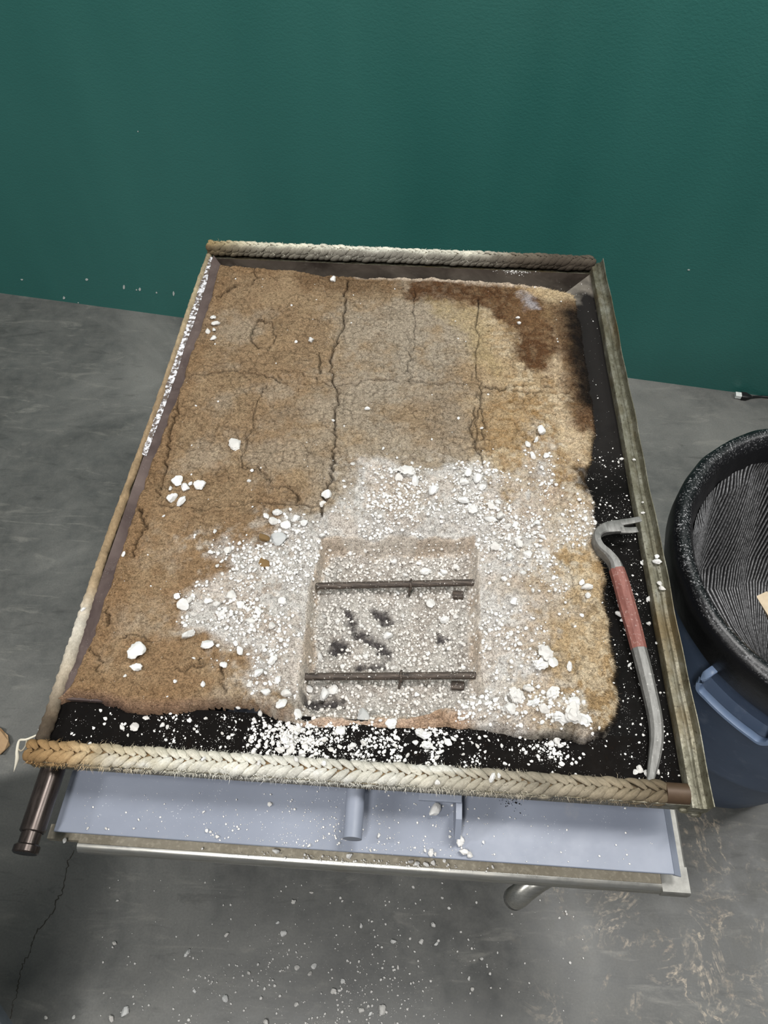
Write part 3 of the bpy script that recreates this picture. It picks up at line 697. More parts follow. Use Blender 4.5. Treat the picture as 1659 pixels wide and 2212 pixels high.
# pigments
def C(r, g, b): return np.array(lin(r, g, b))
def mixc(c, m_, col): return c + (np.asarray(col) - c) * m_[..., None]
big = fbm(X, Y, 0.20, 7, 101, 0.62); mid = fbm(X, Y, 0.045, 6, 102, 0.66); fin = fbm(X, Y, 0.010, 4, 103)
pig = np.zeros(X.shape + (3,)) + C(160, 139, 112)
pig = mixc(pig, sstep(-0.10, -0.24, X + 0.1 * (big - 0.5)) * (0.55 + 0.45 * sstep(0.85, 0.5, Y)), C(150, 123, 93))
pig = mixc(pig, sstep(0.42, 0.62, mid) * 0.4, C(172, 150, 120))
grey = sstep(0.42, 0.66, fbm(X, Y, 0.11, 7, 104, 0.66) + 0.22 * np.exp(-((X + 0.01) / 0.16) ** 2 - ((Y - 1.0) / 0.22) ** 2) - 0.10 * sstep(-0.1, -0.3, X))
pig = mixc(pig, grey * (0.42 + 0.4 * np.exp(-((X - 0.0) / 0.17) ** 2 - ((Y - 0.98) / 0.25) ** 2)), C(176, 166, 150))
pig = mixc(pig, sstep(0.50, 0.72, fbm(X, Y, 0.07, 6, 105, 0.66)) * 0.30, C(140, 115, 86))
# left margin strip, more rusty
pig = mixc(pig, sstep(0.045, 0.02, sd) * sstep(-0.25, -0.32, X) * 0.6, C(142, 113, 82))
# right hand cream and yellow crust
rc = sstep(0.07, 0.16, X + 0.06 * (mid - 0.5)); yel = fbm(X, Y, 0.06, 6, 106, 0.68)
pig = mixc(pig, rc * 0.8, C(196, 172, 136)); pig = mixc(pig, rc * sstep(0.47, 0.62, yel) * 0.65, C(164, 134, 92))
crust = rc * sstep(0.45, 0.62, fin) * sstep(0.4, 0.6, fbm(X, Y, 0.09, 3, 111)); pig = mixc(pig, crust * 0.6, C(216, 200, 172))
pig = mixc(pig, wr * sstep(0.15, 0.5, rid) * sstep(0.35, 0.6, mid) * 0.75, C(214, 200, 172)); pig = mixc(pig, wr * (1 - sstep(0.0, 0.2, rid)) * 0.7, C(140, 102, 56))
def blob(pts, col, amt, soft=0.02, nz=0.05, seed=1, ns=0.04, fl=0.35):
    global pig
    d = sdpoly(X, Y, poly(pts)) + (fbm(X, Y, ns, 6, seed, 0.68) - 0.5) * nz * 1.5
    m_ = sstep(-soft, soft, d) * amt * (1 - fl + fl * 2 * np.clip(fin, 0, 1) ** 1.2)
    pig = mixc(pig, np.clip(m_, 0, 1), col); return m_
blob([(860, 600), (1000, 602), (1100, 612), (1170, 640), (1200, 720), (1210, 800), (1190, 840), (1130, 800), (1110, 720), (1060, 670), (960, 650), (880, 640)], C(98, 70, 46), 0.95, 0.016, 0.06, 201)
blob([(640, 590), (860, 590), (880, 630), (760, 630), (660, 620)], C(112, 86, 60), 0.7, 0.02, 0.05, 202)
blob([(930, 655), (1030, 660), (1060, 720), (1070, 800), (1030, 780), (1000, 720), (940, 690)], C(182, 162, 118), 0.5, 0.018, 0.05, 203)
blob([(1090, 640), (1150, 640), (1180, 700), (1160, 720), (1110, 680)], C(120, 92, 64), 0.6, 0.014, 0.04, 204)
blob([(1120, 630), (1150, 632), (1162, 665), (1135, 660)], C(186, 184, 190), 0.7, 0.01, 0.03, 205)
blob([(1150, 610), (1230, 615), (1240, 700), (1215, 740), (1200, 680), (1170, 650)], C(206, 186, 152), 0.8, 0.012, 0.03, 206)
blob([(1190, 780), (1215, 760), (1225, 900), (1280, 950), (1270, 1000), (1225, 1010), (1195, 900)], C(214, 194, 164), 0.75, 0.012, 0.04, 207)
blob([(1000, 880), (1080, 860), (1160, 880), (1170, 960), (1120, 1000), (1050, 990)], C(154, 122, 78), 0.55, 0.02, 0.08, 208)
blob([(940, 840), (1020, 850), (1010, 980), (900, 980), (860, 880)], C(150, 132, 110), 0.5, 0.03, 0.06, 209)
# pale rim along the back edge
blob([(760, 588), (930, 590), (1100, 600), (1180, 610), (1180, 622), (930, 608), (770, 602)], C(222, 204, 184), 0.9, 0.006, 0.012, 210, 0.02)
# right shoulder: scorch plus soft shadow painted in; burnt notch, front scorch
blob([(1180, 650), (1275, 640), (1310, 900), (1300, 930), (1236, 920), (1215, 800), (1196, 720)], C(96, 70, 48), 0.85, 0.016, 0.02, 211, 0.03, 0.2)
blob([(1214, 670), (1275, 650), (1305, 860), (1290, 890), (1248, 870), (1234, 790), (1222, 720)], C(22, 17, 14), 0.97, 0.014, 0.012, 231, 0.03, 0.1)
blob([(1236, 900), (1300, 870), (1300, 930), (1250, 930)], C(112, 84, 60), 0.7, 0.012, 0.03, 212)
blob([(1240, 1010), (1300, 985), (1300, 1066), (1272, 1060), (1246, 1040)], C(34, 20, 12), 0.95, 0.010, 0.03, 213)
blob([(1220, 580), (1270, 600), (1200, 612), (1080, 606), (1080, 586)], C(30, 24, 19), 0.9, 0.008, 0.02, 214)
fsoot = poly([(60, 1560), (100, 1520), (150, 1508), (215, 1512), (260, 1526), (300, 1546), (380, 1546), (420, 1530), (520, 1526), (580, 1540), (620, 1600), (60, 1600)])
m_ = sstep(-0.006, 0.006, sdpoly(X, Y, fsoot) + (fbm(X, Y, 0.015, 5, 215) - 0.5) * 0.016); pig = mixc(pig, m_, C(13, 10, 8))
m_ = sstep(0.012, 0.003, sd) * sstep(0.36, 0.34, Y) * sstep(0.10, 0.13, X); pig = mixc(pig, m_ * 0.95, C(16, 12, 9))
m_ = sstep(0.30, 0.33, X) ; 
m_ = sstep(0.014, 0.004, sd + (fin - 0.5) * 0.012) * sstep(0.24, 0.26, X) * sstep(0.62, 0.5, Y); pig = mixc(pig, m_ * 0.95, C(18, 14, 11))
m_ = sstep(0.008, 0.002, sd + (fin - 0.5) * 0.006) * sstep(0.22, 0.25, X); pig = mixc(pig, m_ * 0.8, C(24, 19, 15))
m_ = sstep(0.016, 0.004, sd) * sstep(0.345, 0.335, Y) * sstep(-0.05, -0.2, X); pig = mixc(pig, m_ * 0.4, C(150, 120, 108))
# powder and pit
bigp = fbm(X, Y, 0.06, 4, 120); pwm = powder * np.clip(0.48 + 0.75 * sstep(0.30, 0.55, bigp) * sstep(0.25, 0.55, fin) + 0.4 * sstep(0.06, 0.0, np.abs(sp)), 0, 1)
pwm *= 1 - 0.45 * sstep(0.15, 0.19, X) * sstep(0.42, 0.55, mid)
pig = mixc(pig, np.clip(pwm, 0, 0.97), C(216, 213, 209))
dust = sstep(-0.045, 0.0, dpw) * (1 - powder) * sstep(0.45, 0.70, fin * 0.6 + mid * 0.4); pig = mixc(pig, dust * 0.75, C(204, 196, 184))
pig = mixc(pig, powder * sstep(0.46, 0.62, fbm(X, Y, 0.05, 4, 121)) * 0.40, C(206, 190, 174))
pig = mixc(pig, tp, C(202, 198, 192)); pig = mixc(pig, tp * sstep(0.45, 0.62, fbm(X, Y, 0.03, 4, 123)) * 0.5, C(178, 168, 158))
pig = mixc(pig, wallm * 0.9, C(232, 222, 210)); pig = mixc(pig, wallm * sstep(0.45, 0.62, fbm(X, Y, 0.035, 4, 124)) * 0.40, C(206, 180, 152))
# bare sheet showing through the crumbs in the pit
bsh = np.zeros_like(X)
for pts in [[(740, 1318), (760, 1322), (778, 1360), (820, 1385), (850, 1402), (850, 1420), (825, 1416), (800, 1392), (762, 1378)], [(800, 1318), (840, 1322), (850, 1344), (826, 1346)], [(708, 1385), (745, 1380), (750, 1410), (716, 1416)], [(648, 1508), (740, 1512), (742, 1528), (652, 1535)], [(945, 1372), (966, 1380), (960, 1390), (944, 1386)], [(772, 1436), (828, 1432), (830, 1446), (770, 1448)]]:
    bsh = np.maximum(bsh, sstep(-0.005, 0.005, sdpoly(X, Y, poly(pts, ZT - 0.047)) + (fbm(X, Y, 0.008, 4, 130) - 0.5) * 0.016))
pig = mixc(pig, bsh * tp, C(84, 80, 80)); Z -= bsh * tp * 0.006
frr = sstep(0.352, 0.338, Y) * sstep(-0.135, -0.115, X) * sstep(0.105, 0.085, X) * (1 - tp); pig = mixc(pig, frr * 0.8, C(198, 166, 140))
# pigment darkened along the cracks
pig = pig * (1 - 0.36 * crk[..., None] * (1 - tp[..., None])) * (1 - 0.72 * np.clip(cline * 1.1 - 0.15, 0, 1)[..., None] * (1 - tp[..., None]))
pig = pig * (0.90 + 0.2 * fbm(X, Y, 0.005, 2, 140))[..., None]

def height(x, y):
    """top of the lining at world x, y (arrays)"""
    fx = np.clip((np.asarray(x) - gx_[0]) / STEP, 0, len(gx_) - 1.001); fy = np.clip((np.asarray(y) - gy_[0]) / STEP, 0, len(gy_) - 1.001)
    i = fx.astype(int); j = fy.astype(int); u = fx - i; v = fy - j
    return (Z[j, i] * (1 - u) + Z[j, i + 1] * u) * (1 - v) + (Z[j + 1, i] * (1 - u) + Z[j + 1, i + 1] * u) * v
def inside(x, y):
    i = np.clip(((np.asarray(x) - gx_[0]) / STEP).astype(int), 0, len(gx_) - 1); j = np.clip(((np.asarray(y) - gy_[0]) / STEP).astype(int), 0, len(gy_) - 1)
    return sd[j, i], sp[j, i], powder[j, i]

ny, nx = X.shape
vid = np.arange(ny * nx).reshape(ny, nx)
fx_ = 0.25 * (X[:-1, :-1] + X[1:, :-1] + X[:-1, 1:] + X[1:, 1:]); fy_ = 0.25 * (Y[:-1, :-1] + Y[1:, :-1] + Y[:-1, 1:] + Y[1:, 1:])
keep = (sd[:-1, :-1] > -0.001) & (sd[1:, 1:] > -0.001) & (sd[1:, :-1] > -0.001) & (sd[:-1, 1:] > -0.001)
def xat(pts, y):
    p = poly(pts); o_ = np.argsort(p[:, 1]); return np.interp(y, p[o_, 1], p[o_, 0])
def yat(pts, x):
    p = poly(pts); o_ = np.argsort(p[:, 0]); return np.interp(x, p[o_, 0], p[o_, 1])
colid = (fx_ > xat([(560, 560), (575, 832), (532, 950), (520, 1050), (470, 1200), (420, 1540)], fy_)).astype(int) + (fx_ > xat(CR['A'][0] + [(650, 1550)], fy_)) + (fx_ > xat(CR['D'][0] + [(1060, 1560)], fy_))
row = (fy_ > yat(CR['B'][0], fx_)).astype(int) + (fy_ > yat([(240, 1085)] + CR['G'][0] + [(860, 1145), (1030, 1145), (1300, 1142)], fx_))
bid = colid * 3 + row
LAB = {}
allco = np.stack([X, Y, Z], -1).reshape(-1, 3); allcol = np.concatenate([pig.reshape(-1, 3), np.ones((ny * nx, 1))], 1)
off = np.array(wloc(door))
def grid_obj(name, quads, mat, parent, co, colr):
    used, inv = np.unique(quads, return_inverse=True); q = inv.reshape(-1, 4)
    me = bpy.data.meshes.new(name)
    me.vertices.add(len(used)); me.loops.add(q.size); me.polygons.add(len(q))
    me.vertices.foreach_set('co', (co[used] - off).astype(np.float32).ravel())
    me.loops.foreach_set('vertex_index', q.ravel().astype(np.int32))
    me.polygons.foreach_set('loop_start', (np.arange(len(q)) * 4).astype(np.int32)); me.polygons.foreach_set('loop_total', np.full(len(q), 4, np.int32))
    me.polygons.foreach_set('use_smooth', np.ones(len(q), bool))
    a = me.attributes.new('pigment', 'FLOAT_COLOR', 'POINT'); a.data.foreach_set('color', colr[used].astype(np.float32).ravel())
    me.update(calc_edges=True); me.validate(); me.materials.append(mat)
    o = bpy.data.objects.new(name, me); COL.objects.link(o); o.parent = parent; return o
for b in range(12):
    mk = keep & (bid == b)
    if mk.sum() < 20: continue
    jj, ii = np.nonzero(mk)
    qd = np.stack([vid[jj, ii], vid[jj, ii + 1], vid[jj + 1, ii + 1], vid[jj + 1, ii]], -1)
    grid_obj('lining_block', qd, M['lining'], door, allco, allcol)

# anchor rods bridging the pit
def rod(ua, va, ub, vb, z, tiepx, r=0.0052):
    a = np.array(P(ua, va, z)); b_ = np.array(P(ub, vb, z)); p = [a + (b_ - a) * t_ for t_ in np.linspace(0, 1, 8)]
    v, f = tube(p, r, 16); o = mesh_obj('anchor_rod', v, f, M['anchor'], door, sharp=50)
    c_ = np.array(P(*tiepx, z)); ang = np.linspace(0, 2 * np.pi, 22)
    rp_ = [c_ + (0.0006 * math.sin(3 * q), 0.0078 * math.cos(q), 0.0078 * math.sin(q) - 0.001) for q in ang]
    rp_ += [c_ + (-0.0015, -0.0105, -0.006 - 0.002 * i) for i in range(1, 6)]
    v, f = tube(rp_, 0.0019, 8, up=(1, 0, 0)); mesh_obj('tie_ring', v, f, M['anchor'], o)
    return o
rod(684, 1266, 1040, 1258, ZT - 0.030, (887, 1263))
rod(640, 1462, 1046, 1459, ZT - 0.030, (866, 1461))
mm = MB(); a = P(978, 1283, ZT - 0.042); mm.box((a[0], a[1] - 0.006, ZT - 0.050), (a[0] + 0.016, a[1] + 0.006, ZT - 0.041), 0.001); mm.build('anchor_clip', M['anchor'], door)
mm = MB(); a = P(975, 1478, ZT - 0.042); mm.box((a[0], a[1] - 0.006, ZT - 0.050), (a[0] + 0.018, a[1] + 0.006, ZT - 0.042), 0.001); mm.build('anchor_clip', M['anchor'], door)

# ------------------------------------------------------------------ furnace door: rope gaskets
def col_mesh(name, v, f, colr, mat, parent, uv=None, smooth=True, kind=None):
    o = mesh_obj(name, v, f, mat, parent, smooth=smooth, kind=kind); me = o.data
    a = me.attributes.new('pigment', 'FLOAT_COLOR', 'POINT')
    a.data.foreach_set('color', np.concatenate([colr, np.ones((len(colr), 1))], 1).astype(np.float32).ravel())
    if uv is not None:
        l = me.uv_layers.new(name='strand'); vi = np.zeros(len(me.loops), np.int32); me.loops.foreach_get('vertex_index', vi)
        l.data.foreach_set('uv', uv[vi].astype(np.float32).ravel())
    return o
def braid(name, x0, x1, y, z, rad, pitch, colf, fat=0.47):
    V = []; F = []; UV = []; nv = 0; NR, NS = 9, 8
    k = int((x1 - x0) / pitch); core, cf = sweep([(x0, y, z), (x1, y, z)], [circ(rad * 0.72, 14)] * 2)
    V.append(core); F += cf; UV.append(np.zeros((len(core), 2))); nv = len(core)
    sc = rad / 0.0145
    for s_ in (1, -1):
        for layer in (0, 1):                      # top rows and flank rows
            for i in range(-1, k + 1):
                xs = x0 + (i + (0.5 if (s_ < 0) != bool(layer) else 0.0)) * pitch + rng.normal(0, 0.0011)
                tt = np.linspace(0, 1, NR)
                th0, th1 = ((1.62, 0.02) if layer == 0 else (2.7, 1.25))
                th = th0 + (th1 - th0) * tt; rr = rad * (0.80 + 0.10 * np.sin(np.pi * tt)) * rng.uniform(0.90, 1.10)
                px_ = xs + (tt - 0.5) * pitch * 1.75
                if px_[0] < x0 - 0.001 or px_[-1] > x1 + 0.001: px_ = np.clip(px_, x0, x1) + np.linspace(0, 0.0004, NR)
                path = np.stack([px_, y + s_ * rr * np.sin(th), z + rr * np.cos(th)], -1)
                w_ = rad * fat * (0.35 + 0.65 * np.sin(np.pi * np.clip(tt * 0.92 + 0.06, 0, 1))) * rng.uniform(0.78, 1.12)
                nrm = np.stack([0 * th, s_ * np.sin(th), np.cos(th)], -1)
                tg = np.gradient(path, axis=0); tg /= np.linalg.norm(tg, axis=1)[:, None] + 1e-9; sd_ = np.cross(tg, nrm); sd_ /= np.linalg.norm(sd_, axis=1)[:, None] + 1e-9
                a = np.linspace(0, 2 * np.pi, NS, endpoint=False)
                ring = path[:, None] + sd_[:, None] * (w_[:, None] * np.cos(a))[..., None] + nrm[:, None] * (0.62 * w_[:, None] * np.sin(a))[..., None]
                V.append(ring.reshape(-1, 3)); uvr = np.zeros((NR, NS, 2)); uvr[..., 0] = tt[:, None] + rng.uniform(0, 50); uvr[..., 1] = (np.cos(a) * 0.5 + 0.5)[None] + rng.uniform(0, 9); UV.append(uvr.reshape(-1, 2))
                for r_ in range(NR - 1):
                    for q in range(NS):
                        m_ = (q + 1) % NS; F.append((nv + r_ * NS + q, nv + r_ * NS + m_, nv + (r_ + 1) * NS + m_, nv + (r_ + 1) * NS + q))
                nv += NR * NS
    V = np.concatenate(V); UV = np.concatenate(UV)
    V[:, 2] = np.maximum(V[:, 2], ZT - 0.0235)
    return col_mesh(name, V, F, colf(V), M['rope'], door, UV)
def grad(x, stops):
    xs = [a for a, _ in stops]; return np.stack([np.interp(x, xs, [lin(*c_)[i] for _, c_ in stops]) for i in range(3)], -1)
fr_stops = [(-0.46, (152, 120, 80)), (-0.41, (172, 143, 104)), (-0.36, (190, 176, 148)), (-0.28, (206, 202, 187)), (-0.15, (214, 212, 204)), (0.0, (208, 205, 194)), (0.10, (184, 177, 161)), (0.2, (154, 145, 128)), (0.28, (130, 119, 100)), (0.33, (104, 92, 74))]
def fcol(V):
    c_ = grad(V[:, 0], fr_stops); nse = fbm(V[:, 0], V[:, 1] + V[:, 2], 0.03, 4, 300)
    c_ = c_ * (0.55 + 0.85 * nse)[:, None]
    wh = sstep(0.5, 0.66, fbm(V[:, 0], V[:, 1] * 2, 0.05, 4, 301)) * sstep(0.16, 0.05, V[:, 0]) * sstep(-0.40, -0.30, V[:, 0])
    c_ = c_ + (np.array(lin(232, 232, 228)) - c_) * (0.7 * wh)[:, None]
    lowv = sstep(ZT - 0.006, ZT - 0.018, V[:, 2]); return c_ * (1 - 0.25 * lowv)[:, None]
rope_f = braid('rope_gasket', -0.458, 0.334, 0.2612, ZT - 0.0110, 0.0130, 0.0137, fcol); rope_f['label'] = 'front braided gasket rope, scorched tan at one end and powdered white in the middle'
bk_stops = [(-0.46, (164, 140, 98)), (-0.42, (178, 164, 132)), (-0.35, (218, 213, 194)), (-0.1, (226, 224, 212)), (0.1, (212, 208, 194)), (0.2, (128, 118, 104)), (0.28, (84, 76, 66)), (0.37, (88, 80, 70))]
def bcol(V):
    c_ = grad(V[:, 0], bk_stops); low = sstep(1.345, 1.334, V[:, 1] + (fbm(V[:, 0], V[:, 2], 0.02, 3, 310) - 0.5) * 0.012)
    c_ = c_ * (0.75 + 0.5 * fbm(V[:, 0], V[:, 1], 0.025, 4, 311))[:, None]; return c_ + (np.array(lin(62, 54, 46)) - c_) * (0.75 * low)[:, None]
rope_b = braid('rope_gasket', -0.456, 0.364, 1.3460, ZT - 0.006, 0.0142, 0.0135, bcol); rope_b['label'] = 'back braided gasket rope, off-white and sooty towards one end'
# worn flat rope on the left
ny_ = 420; yy = np.linspace(0.272, 1.330, ny_); a = np.linspace(0, 2 * np.pi, 16, endpoint=False)
V = []; 
for i, y in enumerate(yy):
    nn = fbm(np.array([y]), np.array([0.3]), 0.03, 4, 320)[0] - 0.5; n2 = fbm(np.array([y]), np.array([4.3]), 0.008, 3, 321)[0] - 0.5
    wdt = np.interp(y, [0.42, 0.72], [0.0082, 0.0054]) + 0.0026 * nn + 0.001 * n2; hgt = np.interp(y, [0.42, 0.72], [0.0085, 0.0068]) + 0.003 * n2 + 0.002 * nn; xx = np.interp(y, [0.42, 0.72], [-0.4522, -0.4568]) + 0.0018 * math.sin(y * 9) + 0.002 * nn
    rr = 1 + 0.16 * (fbm(np.cos(a) * 0.01 + y, np.sin(a) * 0.01, 0.006, 3, 322) - 0.5) * 2
    if y < 0.55: rr = rr + 0.07 * np.sin(y / 0.0137 * 2 * np.pi + 2.2 * np.sign(np.cos(a)) * np.sin(a))
    V.append(np.stack([xx + wdt * np.cos(a) * rr, np.full(16, y), ZT - 0.0145 + hgt * np.sin(a) * rr], -1))
V = np.concatenate(V); V[:, 2] = np.maximum(V[:, 2], ZT - 0.0235)
F = [(i * 16 + q, i * 16 + (q + 1) % 16, (i + 1) * 16 + (q + 1) % 16, (i + 1) * 16 + q) for i in range(ny_ - 1) for q in range(16)] + [tuple(range(15, -1, -1)), tuple(range((ny_ - 1) * 16, ny_ * 16))]
ys_ = [(0.27, (62, 54, 46)), (0.31, (96, 84, 70)), (0.36, (176, 164, 146)), (0.44, (206, 200, 188)), (0.50, (170, 150, 122)), (0.6, (158, 136, 106)), (0.9, (160, 138, 110)), (1.2, (172, 158, 130)), (1.33, (150, 136, 112))]
cl = grad(V[:, 1], ys_) * (0.65 + 0.7 * fbm(V[:, 1], V[:, 0] * 2 + V[:, 2], 0.012, 4, 330))[:, None]
uv = np.stack([V[:, 1] * 60, V[:, 0] * 90], -1)
rope_l = col_mesh('rope_gasket', V, F, cl, M['rope'], door, uv); rope_l['label'] = 'worn flattened tan gasket rope along the narrow flange'
# frayed fibres standing off the ropes and the lining's scorched shoulder
def fibres(name, pts, dirs, lens, wid, cols, parent, mat):
    n_ = len(pts); side = np.cross(dirs, rng.normal(0, 1, (n_, 3))); side /= np.linalg.norm(side, axis=1)[:, None] + 1e-9
    mid_ = pts + dirs * lens[:, None] * 0.55 + rng.normal(0, 1, (n_, 3)) * lens[:, None] * 0.12; end = pts + dirs * lens[:, None] + rng.normal(0, 1, (n_, 3)) * lens[:, None] * 0.25 - np.array([0, 0, 0.15]) * lens[:, None]
    w2 = wid[:, None] * side
    V = np.stack([pts - w2, pts + w2, mid_ + w2 * 0.8, mid_ - w2 * 0.8, end], 1).reshape(-1, 3); b_ = np.arange(n_) * 5
    F = [(i, i + 1, i + 2, i + 3) for i in b_] + [(i + 3, i + 2, i + 4) for i in b_]
    return col_mesh(name, V, F, np.repeat(cols, 5, 0), mat, parent, kind='stuff')
n_ = 5200; x_ = rng.uniform(-0.458, 0.33, n_); x_ = np.where(rng.random(n_) < 0.65, -0.458 + 0.62 * rng.random(n_) ** 0.8, x_); th = rng.uniform(-1.9, 1.9, n_); th = np.where(rng.random(n_) < 0.6, -rng.uniform(0.9, 2.2, n_), th)
pt = np.stack([x_, 0.2612 + 0.0128 * np.sin(th), ZT - 0.0110 + 0.0128 * np.cos(th)], -1); dr = np.stack([rng.normal(0, 0.9, n_), np.sin(th), np.cos(th)], -1); dr /= np.linalg.norm(dr, axis=1)[:, None]
fibres('frayed_fibres', pt, dr, rng.uniform(0.002, 0.0075, n_), rng.uniform(0.00014, 0.00038, n_), grad(x_, fr_stops) * rng.uniform(0.8, 1.25, n_)[:, None], rope_f, M['fray'])
n_ = 1500; x_ = rng.uniform(-0.456, 0.36, n_); th = rng.uniform(-1.6, 1.6, n_)
pt = np.stack([x_, 1.346 + 0.0142 * np.sin(th), ZT - 0.006 + 0.0142 * np.cos(th)], -1); dr = np.stack([rng.normal(0, 0.9, n_), np.sin(th), np.cos(th)], -1); dr /= np.linalg.norm(dr, axis=1)[:, None]
fibres('frayed_fibres', pt, dr, rng.uniform(0.002, 0.006, n_), rng.uniform(0.0002, 0.0004, n_), grad(x_, bk_stops) * rng.uniform(0.8, 1.2, n_)[:, None], rope_b, M['fray'])
# fuzz on the rounded right shoulder
n_ = 9000; jj = rng.integers(0, ny, n_ * 12); ii = rng.integers(0, nx, n_ * 12); ok = (sd[jj, ii] > 0.001) & (sd[jj, ii] < 0.045) & (X[jj, ii] > 0.20) & (Z[jj, ii] > ZFL + 0.004); jj, ii = jj[ok][:n_], ii[ok][:n_]; n_ = len(jj)
pt = np.stack([X[jj, ii], Y[jj, ii], Z[jj, ii]], -1); dr = np.stack([rng.uniform(0.3, 1.0, n_), rng.normal(0, 0.45, n_), rng.uniform(0.0, 0.5, n_)], -1); dr /= np.linalg.norm(dr, axis=1)[:, None]
fibres('fuzzy_fibres', pt, dr, rng.uniform(0.002, 0.006, n_), rng.uniform(0.00012, 0.0003, n_), np.clip(pig[jj, ii] * rng.uniform(0.8, 1.35, n_)[:, None], 0, 0.9), door, M['fray'])
# loose thread at the front left corner
tp_ = spline(np.array([(-0.456, 0.283, ZT - 0.010), P(58, 1597, ZT - 0.006), P(42, 1600, ZT - 0.010), P(37, 1622, ZT - 0.016), P(37, 1640, ZT - 0.022), P(30, 1667, ZT - 0.03)]), 24)
rr_ = np.interp(np.linspace(0, 1, 24), [0, 0.5, 0.8, 1], [0.0012, 0.0018, 0.0026, 0.0004]); v, f = tube(tp_, rr_, 8)
col_mesh('loose_thread', v, f, np.tile(np.array(lin(196, 190, 174)), (len(v), 1)), M['fray'], rope_f)
v, f = tube(spline(np.array([P(58, 1597, ZT - 0.006), P(55, 1612, ZT - 0.012), P(46, 1622, ZT - 0.014), P(38, 1616, ZT - 0.016)]), 14), 0.0011, 7)
col_mesh('loose_thread', v, f, np.tile(np.array(lin(150, 142, 126)), (len(v), 1)), M['fray'], rope_f)

# ------------------------------------------------------------------ pry bar
pb = empty('pry_bar', P(1360, 1330, ZFL), 'gooseneck pry bar with a dusty red painted grip lying along the sooty flange', 'pry bar')
def octs(a, b, ch=0.55):
    c_, d_ = a * ch, b * ch; return np.array([(a, -d_), (a, d_), (c_, b), (-c_, b), (-a, d_), (-a, -d_), (-c_, -b), (c_, -b)])
def tsweep(name, pts, secs, mat, n=24):
    path = spline(np.array([P(u, v, z) for u, v, z in pts]), n); t_ = np.linspace(0, 1, n); k = len(secs); ss = []
    for q in t_:
        s0 = q * (k - 1); i = min(int(s0), k - 2); u = s0 - i; ss.append(octs(*(np.array(secs[i]) * (1 - u) + np.array(secs[i + 1]) * u)))
    v, f = sweep(path, ss); return mesh_obj(name, v, f, mat, pb, sharp=28)
zz = lambda d: ZT + d
hook = tsweep('hook_end', [(1346, 1137, zz(.013)), (1322, 1139, zz(.012)), (1302, 1145, zz(.010)), (1290, 1156, zz(.008)), (1288, 1170, zz(.007)), (1296, 1186, zz(.006)), (1312, 1200, zz(.005)), (1326, 1216, zz(.003)), (1333, 1234, zz(.001))],
    [(.0108, .0028, .85), (.0100, .0040, .8), (.0072, .0070, .75), (.0056, .0100, .75), (.0056, .0108, .75), (.0062, .0108, .7), (.0078, .0102, .6), (.0096, .0092, .55)], M['tool'], 40)
for (a, b, c_) in [((1340, 1130), (1362, 1126), (1384, 1121)), ((1340, 1146), (1360, 1146), (1377, 1144))]:
    path = spline(np.array([P(*a, zz(.0132)), P(*b, zz(.0138)), P(*c_, zz(.0145))]), 8)
    v, f = sweep(path, [octs(.0054 - .0007 * i / 7, .0027 - .0021 * i / 7, .8) for i in range(8)]); mesh_obj('claw_prong', v, f, M['tool'], hook, sharp=28)
grip = tsweep('painted_grip', [(1332, 1230, zz(.0014)), (1343, 1264, zz(-.001)), (1356, 1312, zz(-.003)), (1369, 1358, zz(-.005)), (1380, 1402, zz(-.0065))], [(.0102, .0096, .5), (.0110, .0098, .45), (.0112, .0098, .45), (.0106, .0096, .45), (.0100, .0092, .45)], M['redpaint'], 24)
grip['label'] = 'dusty red painted grip'
tsweep('chisel_end', [(1379, 1398, zz(-.0064)), (1390, 1440, zz(-.0075)), (1401, 1486, zz(-.0085)), (1411, 1530, zz(-.0095)), (1417, 1566, zz(-.0100)), (1418, 1600, zz(-.0105)), (1414, 1632, zz(-.0105)), (1409, 1662, zz(-.0100)), (1403, 1694, zz(-.006))],
    [(.0097, .0090, .45), (.0094, .0088, .5), (.0090, .0082, .5), (.0086, .0076, .55), (.0082, .0064, .55), (.0074, .0052, .6), (.0062, .0040, .6), (.0034, .0016, .7)], M['tool'], 40)

# ------------------------------------------------------------------ broken insulation: chunks (one by one) and crumbs (uncountable)
def ico(sub):
    bm = bmesh.new(); bmesh.ops.create_icosphere(bm, subdivisions=sub, radius=1.0)
    v = np.array([q.co[:] for q in bm.verts]); f = np.array([[w.index for w in q.verts] for q in bm.faces]); bm.free(); return v, f
ICO = {k: ico(k) for k in (1, 2, 3)}
def rock(sub, seed, planes=9, rough=0.06, flat_=0.7):
    r = np.random.default_rng(seed); v, f = ICO[sub]; v = v.copy()
    nrm = r.normal(0, 1, (planes, 3)); nrm /= np.linalg.norm(nrm, axis=1)[:, None]; d = r.uniform(0.62, 0.95, planes)
    dt = v @ nrm.T; rad = np.min(np.where(dt > 0.05, d / np.maximum(dt, 0.05), 9), axis=1); rad = np.minimum(rad, 1.15)
    rad *= 1 + rough * r.normal(0, 1, len(v)); v = v * rad[:, None]
    v *= np.array([1.0, r.uniform(0.62, 0.95), r.uniform(0.45, flat_)]); a = r.uniform(0, 0.35); c_, s_ = math.cos(a), math.sin(a)
    v = v @ np.array([[c_, 0, s_], [0, 1, 0], [-s_, 0, c_]]).T
    v /= np.abs(v[:, :2]).max(); v[:, 2] -= v[:, 2].min(); return v, f
def rock_mesh(name, seed, mat, **k):
    v, f = rock(3 if k.pop('big', False) else 2, seed, **k); me = bpy.data.meshes.new(name); me.from_pydata(v.tolist(), [], f.tolist())
    me.polygons.foreach_set('use_smooth', np.ones(len(f), bool)); me.set_sharp_from_angle(angle=math.radians(38)); me.materials.append(mat); return me
RM = [rock_mesh('insulation_chunk', 500 + i, M['chunk'], rough=0.055, big=True) for i in range(16)]
